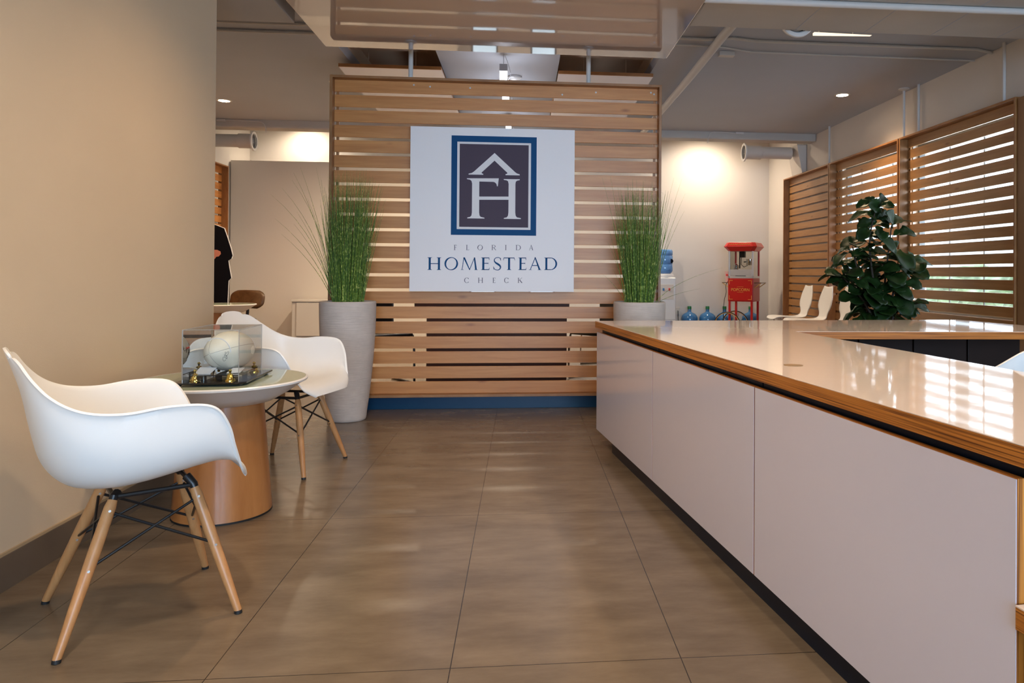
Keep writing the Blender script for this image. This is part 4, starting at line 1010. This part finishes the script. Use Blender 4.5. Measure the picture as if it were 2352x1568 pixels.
# ================================================================== WHITE BENT-PLY CHAIRS
def side_chair():
    t = thing('side_chair', 'x', 'chair', (0, 0, 0))
    # profile in local (y forward, z): front lip -> seat -> back
    P = catmull([(0.25, 0.425), (0.21, 0.452), (0.10, 0.456), (-0.04, 0.446), (-0.15, 0.450), (-0.205, 0.475), (-0.225, 0.53), (-0.235, 0.62), (-0.262, 0.74), (-0.295, 0.875)] if False else [(0.25, 0.425, 0), (0.21, 0.452, 0), (0.10, 0.456, 0), (-0.04, 0.446, 0), (-0.15, 0.450, 0), (-0.205, 0.475, 0), (-0.225, 0.53, 0), (-0.238, 0.62, 0), (-0.262, 0.74, 0), (-0.292, 0.875, 0)], 4)
    wk = catmull([(0.15, 0, 0), (0.195, 0, 0), (0.205, 0, 0), (0.20, 0, 0), (0.17, 0, 0), (0.13, 0, 0), (0.13, 0, 0), (0.195, 0, 0), (0.185, 0, 0), (0.12, 0, 0)], 4)
    vs = []; nu = 4
    for p, w_ in zip(P, wk):
        for j in range(-nu, nu + 1):
            u = j / nu; vs.append((w_.x * u, p.x, p.y + 0.01 * u * u))
    w2 = 2 * nu + 1
    fs = [(i * w2 + j, i * w2 + j + 1, (i + 1) * w2 + j + 1, (i + 1) * w2 + j) for i in range(len(P) - 1) for j in range(w2 - 1)]
    MB().add(vs, fs).build('shell', M['shell'], t, smooth=True, sharp=180, solid=0.011)
    for sx in (-1, 1):
        for yt, yb_ in ((0.14, 0.21), (-0.12, -0.23)):
            MB().tube([(sx * 0.06, yt, 0.435), (sx * 0.16, yt, 0.432), (sx * 0.19, yb_, 0.0)], 0.008, 8).build('leg', M['chrome'], t, smooth=True)
    return t
scx = side_chair(); scx['group'] = 'white side chairs in a row'
scx.location = (3.60, 9.72, 0); scx.rotation_euler = (0, 0, R(90)); scx['label'] = 'farthest white bent plywood side chair, beside the popcorn cart'
dup(scx, (3.60, 9.08, 0), R(90), 'middle white bent plywood side chair of the row')
dup(scx, (3.60, 8.44, 0), R(90), 'nearest white bent plywood side chair, partly behind the fig tree')

# ================================================================== CLOUD PANELS, PENDANTS, CEILING FITTINGS
for i, (x0, x1, lab) in enumerate([(-1.70, -0.765, 'white hanging ceiling panel with brown edge, left of the pendants'), (0.33, 1.24, 'white hanging ceiling panel with brown edge, right of the pendants')]):
    t = thing('ceiling_panel', lab, 'ceiling panel', (0, 0, 2.93), 0, 'hanging ceiling panels')
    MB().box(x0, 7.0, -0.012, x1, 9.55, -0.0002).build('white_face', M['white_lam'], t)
    MB().box(x0, 6.985, -0.012, x1, 6.9995, 0.018).box(x0, 7.0, 0.0, x1, 9.55, 0.018).build('wood_edge', M['frame'], t)
    wr = MB()
    for xx in (x0 + 0.25, x1 - 0.25):
        for yy in (7.1, 9.4): wr.tube([(xx, yy, 0.018), (xx, yy, 0.319)], 0.002, 6)
    wr.build('hanging_wires', M['steel'], t)
pl = None
for i, (yy, lab) in enumerate([(6.7, 'nearest cool white box pendant above the screen top'), (7.6, 'second cool white box pendant, seen through the top gap of the screen'), (9.2, 'farthest cool white box pendant just above the sign')]):
    if pl is None:
        pl = thing('pendant_light', lab, 'pendant lamp', (-0.18, yy, 2.768), 0, 'box pendants in a row')
        MB().box(-0.036, -0.036, 0.072, 0.036, 0.036, 0.135).build('housing', M['alu'], pl, bevel=0.002)
        MB().box(-0.034, -0.034, 0.0, 0.034, 0.034, 0.0715).build('diffuser', M['lamp_cool'], pl, bevel=0.003)
        MB().tube([(0, 0, 0.135), (0, 0, 0.232)], 0.004, 8).build('stem', M['steel'], pl)
        MB().tube(catmull([(0.008, 0, 0.23), (0.04, 0, 0.15), (0.065, 0, 0.05), (0.045, 0, 0.0)], 6), 0.0025, 6).build('cord', M['steel'], pl)
    else: dup(pl, (-0.18, yy, 2.768), 0, lab)
    d = bpy.data.lights.new('pendant_glow', 'POINT'); d.energy = 5; d.color = (0.85, 0.9, 1.0); d.shadow_soft_size = 0.06
    o = bpy.data.objects.new('pendant_glow', d); C.objects.link(o); o.location = (-0.18, yy, 2.71)
tag(MB().lathe([(0.0001, 2.975), (0.06, 2.978), (0.07, 2.985), (0.07, 2.9995)], 32, (-0.09, 7.45, 0)).build('smoke_detector', M['plastic'], smooth=True), 'round white disc on the ceiling beside the nearest pendant', 'smoke detector')

def downlight(x, y, lab, power, z=ZC, col=WARM, angle=130):
    t = thing('downlight', lab, 'downlight', (x, y, z), 0, 'round warm downlights')
    MB().lathe([(0.062, -0.004), (0.066, -0.006), (0.082, -0.003), (0.084, -0.0002)], 36, cap=False).build('trim_ring', M['register'], t, smooth=True)
    MB().lathe([(0.0001, -0.0035), (0.0615, -0.0035)], 32).build('lens', M['lamp_warm'], t)
    spot('downlight_beam', (x, y, z - 0.03), power, col, angle, 0.9, 0.06)
    return t
downlight(3.48, 7.78, 'glowing round downlight at the right, above the fig tree', 95)
downlight(-3.45, 8.915, 'glowing round downlight at the left, just right of the beige wall', 150)
downlight(2.95, 11.38, 'downlight hidden behind the rear beam, washing the wall near the cooler', 165, ZC2, WALLC, 165)
downlight(-3.35, 11.62, 'downlight hidden behind the rear beam, washing the left back wall', 80, ZC2, WALLC, 165)
downlight(-1.93, 7.9, 'unseen downlight added behind the slat screen for the left lounge', 170)  # added lamp, kept out of view, brightens the lounge
downlight(-1.5, 9.55, 'unseen downlight added behind the slat screen to brighten the tan partition', 520, col=WALLC, angle=176)  # no fitting known here; added to lift the partition
downlight(0.9, 9.55, 'unseen downlight added behind the slat screen, right of its middle', 220, col=WALLC, angle=176)  # added to brighten the back wall behind the screen gaps
downlight(-3.7, 7.2, 'unseen downlight added to the left lounge behind the beige wall', 150)  # added out of sight to light the lounge
downlight(-0.2, 11.5, 'unseen downlight added behind the rear beam, behind the screen', 220, ZC2, WALLC, 165)  # added in the middle to brighten the wall behind the slats
# lamps of the front room, above the picture
downlight(-0.55, 3.3, 'downlight in the glossy soffit, left row, near the round table', 80, 2.6245, WARM, 150)
downlight(-0.65, 1.5, 'downlight in the glossy soffit, left row, near the chair', 80, 2.6245, WARM2, 150)
downlight(-0.55, 0.3, 'downlight in the glossy soffit, left row, behind the camera', 30, 2.6245, WARM2, 140)
downlight(0.75, 1.6, 'downlight in the glossy soffit, right row, near the counter', 50, 2.6245, WARM2, 140)
downlight(2.1, 2.9, 'downlight above the inside of the counter', 150, ZC, WARM2, 140)

# register ducts
def duct(label, loc, rz, L_, R_=0.10, Rf=0.135):
    t = thing('air_duct', label, 'air duct', loc, rz)
    MB().lathe([(R_, 0.0), (R_, L_ * 0.35), (R_ * 0.88, L_ * 0.36), (R_ * 0.88, L_)], 48, ax='x', cap=False).build('duct_tube', M['duct'], t, smooth=True)
    rg = MB().lathe([(R_ * 0.98, -0.002), (Rf, 0.004), (Rf, -0.008), (Rf * 0.97, -0.014), (R_, -0.010)], 48, ax='x', cap=False).build('register_ring', M['register'], t, smooth=True)
    MB().lathe([(0.0001, 0.03), (R_ * 0.97, 0.03)], 36, ax='x').build('recess', M['shadow_gap'], t)
    lv = MB()
    for k in range(1, 6):
        r_ = R_ * k / 6 + 0.006
        lv.lathe([(r_, -0.006 + 0.002 * k), (r_ + 0.009, 0.012), (r_ + 0.009, 0.014), (r_, -0.004 + 0.002 * k)], 40, ax='x', cap=False)
    lv.build('louvres', M['register'], t, smooth=True)
    return t
duct('white round air duct with ring register below the rear beam, right side', (3.23, 10.55, 2.815), 0, 0.70)
duct('white round air duct with ring register below the rear beam, left side', (-3.69, 10.55, 2.815), R(180), 0.55)
t_ = duct('round ceiling register peeking below the near right beam', (1.93, 5.062, 2.835), R(90), 0.10, 0.095, 0.125)
t_.name = 'ceiling_register'
MB().box(-0.02, -0.012, 0.09, 0.04, 0.012, 0.164).build('hanger', M['duct'], t_)
# sloping duct drop from the duct end to the right wall
o = MB().prism([(3.95, 2.92), (4.095, 2.92), (4.095, 2.50), (4.03, 2.50)], 10.35, 10.75, ax='y').build('duct_drop', M['duct'], bevel=0.004)
tag(o, 'white sloping boxed duct against the right wall above the far slat panel', 'duct')

t = thing('lit_wall_sliver', 'added glowing sliver standing for lit wall below the near right beam beside the round register', 'lit sliver', (2.12, 5.22, 2.790))  # glows in place of a sliver of lit wall; no lamp here
MB().prism([(0, 0), (0.44, 0.012), (0, 0.018)], 0.0, 0.03, ax='y').build('glowing_sliver', M['sliver_glow'], t)
for xx in (0.04, 0.30): MB().tube([(xx, 0.015, 0.012), (xx, 0.015, 0.2145)], 0.004, 6).build('hanger', M['pipe'], t)  # made-up stems carrying the added sliver
sm_ = MB()
for k in range(5): sm_.box(1.9 + 0.5 * k, 3.62, 2.7485, 1.906 + 0.5 * k, 5.02, 2.7498)
struct('trim_5', sm_, M['ceiling'], 'thin board joints on the underside of the near right beam', 'beam')
def pipe(name, lab, pts, r, m, clips=(), group=None):
    o = MB().tube(pts, r, 12).build(name, m, smooth=True); tag(o, lab, 'pipe', group)
    return o
pipe('sprinkler_pipe', 'long white pipe under the near right ceiling beam', [(1.0, 4.47, 2.728), (4.095, 4.44, 2.728)], 0.021, M['pipe'])
pp = catmull([(1.60, 5.035, 2.932), (1.585, 5.7, 2.932), (1.60, 6.7, 2.932), (1.605, 7.6, 2.932), (1.61, 9.99, 2.932)], 6)
pipe('jacketed_pipe', 'thick white jacketed pipe running back along the ceiling', pp, 0.037, M['pipe'])
for i, (pts, lab) in enumerate([([(1.25, 6.02, 2.985), (1.52, 6.03, 2.985), (1.72, 5.97, 2.985), (1.95, 6.02, 2.985), (3.9, 6.02, 2.985), (4.09, 6.10, 2.985)], 'upper white conduit across the right ceiling'),
                                ([(1.25, 6.20, 2.987), (1.7, 6.22, 2.987), (2.0, 6.33, 2.987), (4.09, 6.35, 2.987)], 'lower thin white conduit across the right ceiling'),
                                ([(-4.2, 6.03, 2.985), (-1.4, 6.03, 2.985)], 'upper conduit across the left ceiling beside the beige wall'),
                                ([(-4.2, 6.25, 2.985), (-1.4, 6.25, 2.985)], 'lower conduit across the left ceiling beside the beige wall')]):
    pipe('conduit', lab, pts, 0.013 if i != 1 else 0.008, M['pipe'], group='ceiling conduits')
tag(MB().box(1.72, 6.36, 2.96, 1.86, 6.43, 2.9995).build('junction_box', M['pipe'], bevel=0.004), 'small white junction box beside the jacketed pipe', 'junction box')
for i, (cx_, lab, sg) in enumerate([(2.55, 'looped white cable and socket box on the right part of the rear beam', 1), (-3.35, 'looped white cable and socket box on the left part of the rear beam', -1)]):
    t = thing('beam_cable', lab, 'cable', (cx_, 9.99, 2.9))
    MB().tube(catmull([(0, -0.008, -0.05), (-0.02, -0.01, -0.06), (-0.01, -0.01, -0.035), (0, -0.008, 0.02), (0.04, -0.01, 0.08), (0.2, -0.012, 0.09), (0.38 * 1, -0.012, 0.075)] if sg > 0 else [(0, -0.008, -0.05), (0.02, -0.01, -0.06), (0.01, -0.01, -0.035), (0, -0.008, 0.02), (-0.06, -0.01, 0.07), (-0.3, -0.012, 0.08), (-0.5, -0.012, 0.085)], 6), 0.006, 6).build('cable_run', M['pipe'], t, smooth=True)
    xx = 0.38 if sg > 0 else -0.60
    MB().box(xx, -0.03, 0.065, xx + 0.11, 0.0, 0.097).build('socket_box', M['pipe'], t, bevel=0.003)

# ================================================================== FAR LEFT LOUNGE
# cardboard cutout of a person in a dark suit
cu_ = thing('cardboard_cutout', 'life size flat cutout of a person in dark suit with clasped hands', 'cutout', (-3.82, 9.42, 0), R(0))
half = [(0.0, 1.93), (0.05, 1.92), (0.09, 1.86), (0.10, 1.78), (0.085, 1.71), (0.06, 1.66), (0.065, 1.63), (0.13, 1.61), (0.225, 1.575), (0.27, 1.46), (0.315, 1.33), (0.34, 1.24), (0.325, 1.20), (0.285, 1.175), (0.30, 1.08), (0.325, 0.96), (0.29, 0.925), (0.28, 0.70), (0.275, 0.40), (0.27, 0.08), (0.33, 0.02), (0.33, 0.0), (0.15, 0.0), (0.14, 0.10), (0.12, 0.45), (0.085, 0.80), (0.0, 0.88)]
half = [(x * (0.88 if z < 1.62 else 0.75), z * 0.985) for x, z in half]
out = half + [(-x * 0.68 if z < 1.6 else -x, z) for x, z in half[::-1][1:-1]]
def flatxz(pts, y0, y1):
    bm = bmesh.new(); a = [bm.verts.new((x, y0, z)) for x, z in pts]; f = bm.faces.new(a); f.normal_update(); bmesh.ops.triangulate(bm, faces=[f]); bm.verts.index_update()
    mb = MB(); vs = [v.co[:] for v in bm.verts]; fs = [tuple(v.index for v in f.verts) for f in bm.faces]; n = len(pts)
    mb.add(vs, fs); mb.add([(x, y1, z) for x, _, z in vs], [f[::-1] for f in fs])
    mb.add([(x, y0, z) for x, z in pts] + [(x, y1, z) for x, z in pts], [(i, (i + 1) % n, n + (i + 1) % n, n + i) for i in range(n)]); bm.free()
    return mb
flatxz(out, 0, 0.006).build('board', M['card'], cu_)
suit = [(x * (1 - 0.0) - (0.008 if x > 0 else -0.008 if x < 0 else 0), z - 0.004) for x, z in out if z < 1.64]
flatxz([p for p in suit], -0.0012, -0.0002).build('printed_suit', M['suit'], cu_)
MB().lathe([(0.0001, -0.0012), (0.068, -0.0012), (0.068, -0.0004)], 28, (0, 0, 1.76), ax='y').build('printed_head', M['skin'], cu_)
hd = flatxz([(-0.05, 1.24), (-0.02, 1.27), (0.05, 1.285), (0.11, 1.285), (0.15, 1.265), (0.155, 1.235), (0.13, 1.205), (0.10, 1.20), (0.085, 1.175), (0.06, 1.16), (0.04, 1.175), (0.015, 1.16), (-0.02, 1.18), (-0.04, 1.21)], -0.0022, -0.0014)
hd.build('printed_hands', M['skin'], cu_)
MB().box(-0.05, 0.0065, 0, 0.05, 0.012, 1.0).box(-0.2, 0.007, 0.0, 0.2, 0.25, 0.004).build('back_stand', M['card'], cu_)
# dark bent-ply lounge chair
lc = thing('lounge_chair', 'low dark bent plywood lounge chair behind the far round table', 'lounge chair', (-3.77, 10.13, 0), R(-20))
def ply_pad(cx_, cy_, cz, w, d, rxx, curve, name, m):
    vs = []; n = 12; kx = 14
    rows = []
    for i in range(n + 1):
        v = -1 + 2 * i / n
        hw = w * (1 - abs(v) ** 4 * 0.35) / 2
        for j in range(kx + 1):
            u = -1 + 2 * j / kx
            x = hw * u; y = d / 2 * v; z = curve * (u * u)
            y2 = y * math.cos(rxx) - z * math.sin(rxx); z2 = y * math.sin(rxx) + z * math.cos(rxx)
            vs.append((cx_ + x, cy_ + y2, cz + z2))
    fs = [(i * (kx + 1) + j, i * (kx + 1) + j + 1, (i + 1) * (kx + 1) + j + 1, (i + 1) * (kx + 1) + j) for i in range(n) for j in range(kx)]
    return MB().add(vs, fs).build(name, m, lc, smooth=True, sharp=180, solid=0.012)
ply_pad(0, 0.20, 0.655, 0.54, 0.24, R(78), -0.05, 'backrest', M['walnut'])
ply_pad(0.06, -0.12, 0.40, 0.56, 0.44, R(-6), 0.02, 'seat', M['walnut'])
fr_ = MB()
for sx in (-0.19, 0.19):
    fr_.tube(catmull([(sx, -0.28, 0.0), (sx, -0.27, 0.30), (sx, -0.20, 0.36), (sx, 0.05, 0.355), (sx, 0.20, 0.34), (sx, 0.28, 0.0)], 6), 0.016, 10)
fr_.tube(catmull([(0, -0.1, 0.355), (0, 0.18, 0.36), (0, 0.25, 0.45), (0, 0.25, 0.64)], 6), 0.02, 10)
fr_.tube([(-0.19, 0.0, 0.355), (0.19, 0.0, 0.355)], 0.014, 8)
fr_.build('frame', M['black'], lc, smooth=True)
# low cabinet
t = thing('low_cabinet', 'off white low cabinet against the tan partition, left of the grass pot', 'cabinet', (-3.22, 10.75, 0))
MB().box(0, 0, 0.09, 0.95, 0.40, 0.60).build('body', M['cabinet_grey'], t, bevel=0.003)
MB().box(-0.01, -0.02, 0.6005, 0.96, 0.40, 0.625).build('top', M['cabinet_grey'], t, bevel=0.003)
for k in range(2): MB().box(0.065 + 0.445 * k, -0.017, 0.12, 0.50 + 0.445 * k, -0.0005, 0.585).build('door', M['cabinet_grey'], t, bevel=0.002)
MB().box(0.03, 0.03, 0.0, 0.92, 0.37, 0.0895).build('plinth', M['shadow_gap'], t)
# brown desk behind the screen
t = thing('desk', 'dark brown wooden desk seen through the lower gaps of the slat screen', 'desk', (-0.81, 6.42, 0))
MB().box(0, 0, 0.01, 1.20, 0.03, 0.735).build('front_board', M['desk_wood'], t)
MB().box(-0.10, -0.02, 0.7355, 1.22, 0.66, 0.765).build('desk_top', M['desk_wood'], t, bevel=0.003)
for xx in (0.0, 1.17): MB().box(xx, 0.0305, 0, xx + 0.03, 0.64, 0.735).build('side_board', M['desk_wood'], t)
def task_chair(label, loc, rz):
    t = thing('visitor_chair', label, 'chair', loc, rz, 'black chairs behind the screen')
    MB().box(-0.23, -0.22, 0.43, 0.23, 0.22, 0.47).build('seat', M['black'], t, bevel=0.015, segs=3)
    MB().box(-0.22, 0.19, 0.50, 0.22, 0.22, 0.76).build('backrest', M['black'], t, bevel=0.012, segs=3)
    for sx in (-1, 1):
        MB().tube(catmull([(sx * 0.24, -0.22, 0.011), (sx * 0.24, -0.20, 0.40), (sx * 0.24, -0.12, 0.445), (sx * 0.24, 0.10, 0.445), (sx * 0.235, 0.22, 0.52), (sx * 0.23, 0.225, 0.74)], 5), 0.011, 8).build('side_tube', M['chrome'] if loc[0] > 0 else M['black'], t, smooth=True)
        MB().tube([(sx * 0.24, -0.22, 0.011), (sx * 0.24, 0.24, 0.011)], 0.011, 8).build('sled_foot', M['chrome'] if loc[0] > 0 else M['black'], t, smooth=True)
    return t
task_chair('black chair left of the brown desk behind the screen', (-1.30, 6.95, 0), R(35))
task_chair('black chair with chrome legs right of the brown desk behind the screen', (0.78, 7.2, 0), R(-50))
task_chair('second black chair with chrome legs behind the screen, farther right', (0.95, 8.2, 0), R(-70))

# ================================================================== OUTSIDE
g0 = MB().box(-40, -40, -0.3, 60, 60, -0.13).build('ground', M['ground']); g0['kind'] = 'structure'; g0['label'] = 'pale paving outside the windows'; g0['category'] = 'ground'
rr = random.Random(3)
def bush(loc, r, label):
    bm = bmesh.new(); bmesh.ops.create_icosphere(bm, subdivisions=4, radius=1)
    for v in bm.verts:
        n_ = noise.noise(v.co * 2.2 + Vector(loc)) * 0.35 + noise.noise(v.co * 7 + Vector(loc)) * 0.18
        v.co = Vector((v.co.x * r[0], v.co.y * r[1], v.co.z * r[2])) * (1 + n_)
    me = bpy.data.meshes.new('hedge'); bm.to_mesh(me); bm.free(); me.materials.append(M['hedge'])
    o = bpy.data.objects.new('shrub', me); C.objects.link(o); o.location = loc
    tag(o, label, 'shrub', 'shrubs outside the side windows'); return o
bush((7.4, 9.4, 0.35), (0.6, 1.0, 0.55), 'green shrub outside the middle window')
bush((8.6, 13.2, 0.5), (0.9, 1.3, 0.7), 'green shrub outside, behind the others')
t = MB().box(11.5, 2, -0.13, 11.8, 30, 3.0).build('garden_wall', M['ext_wall']); tag(t, 'pale wall across the yard outside the side windows', 'wall')
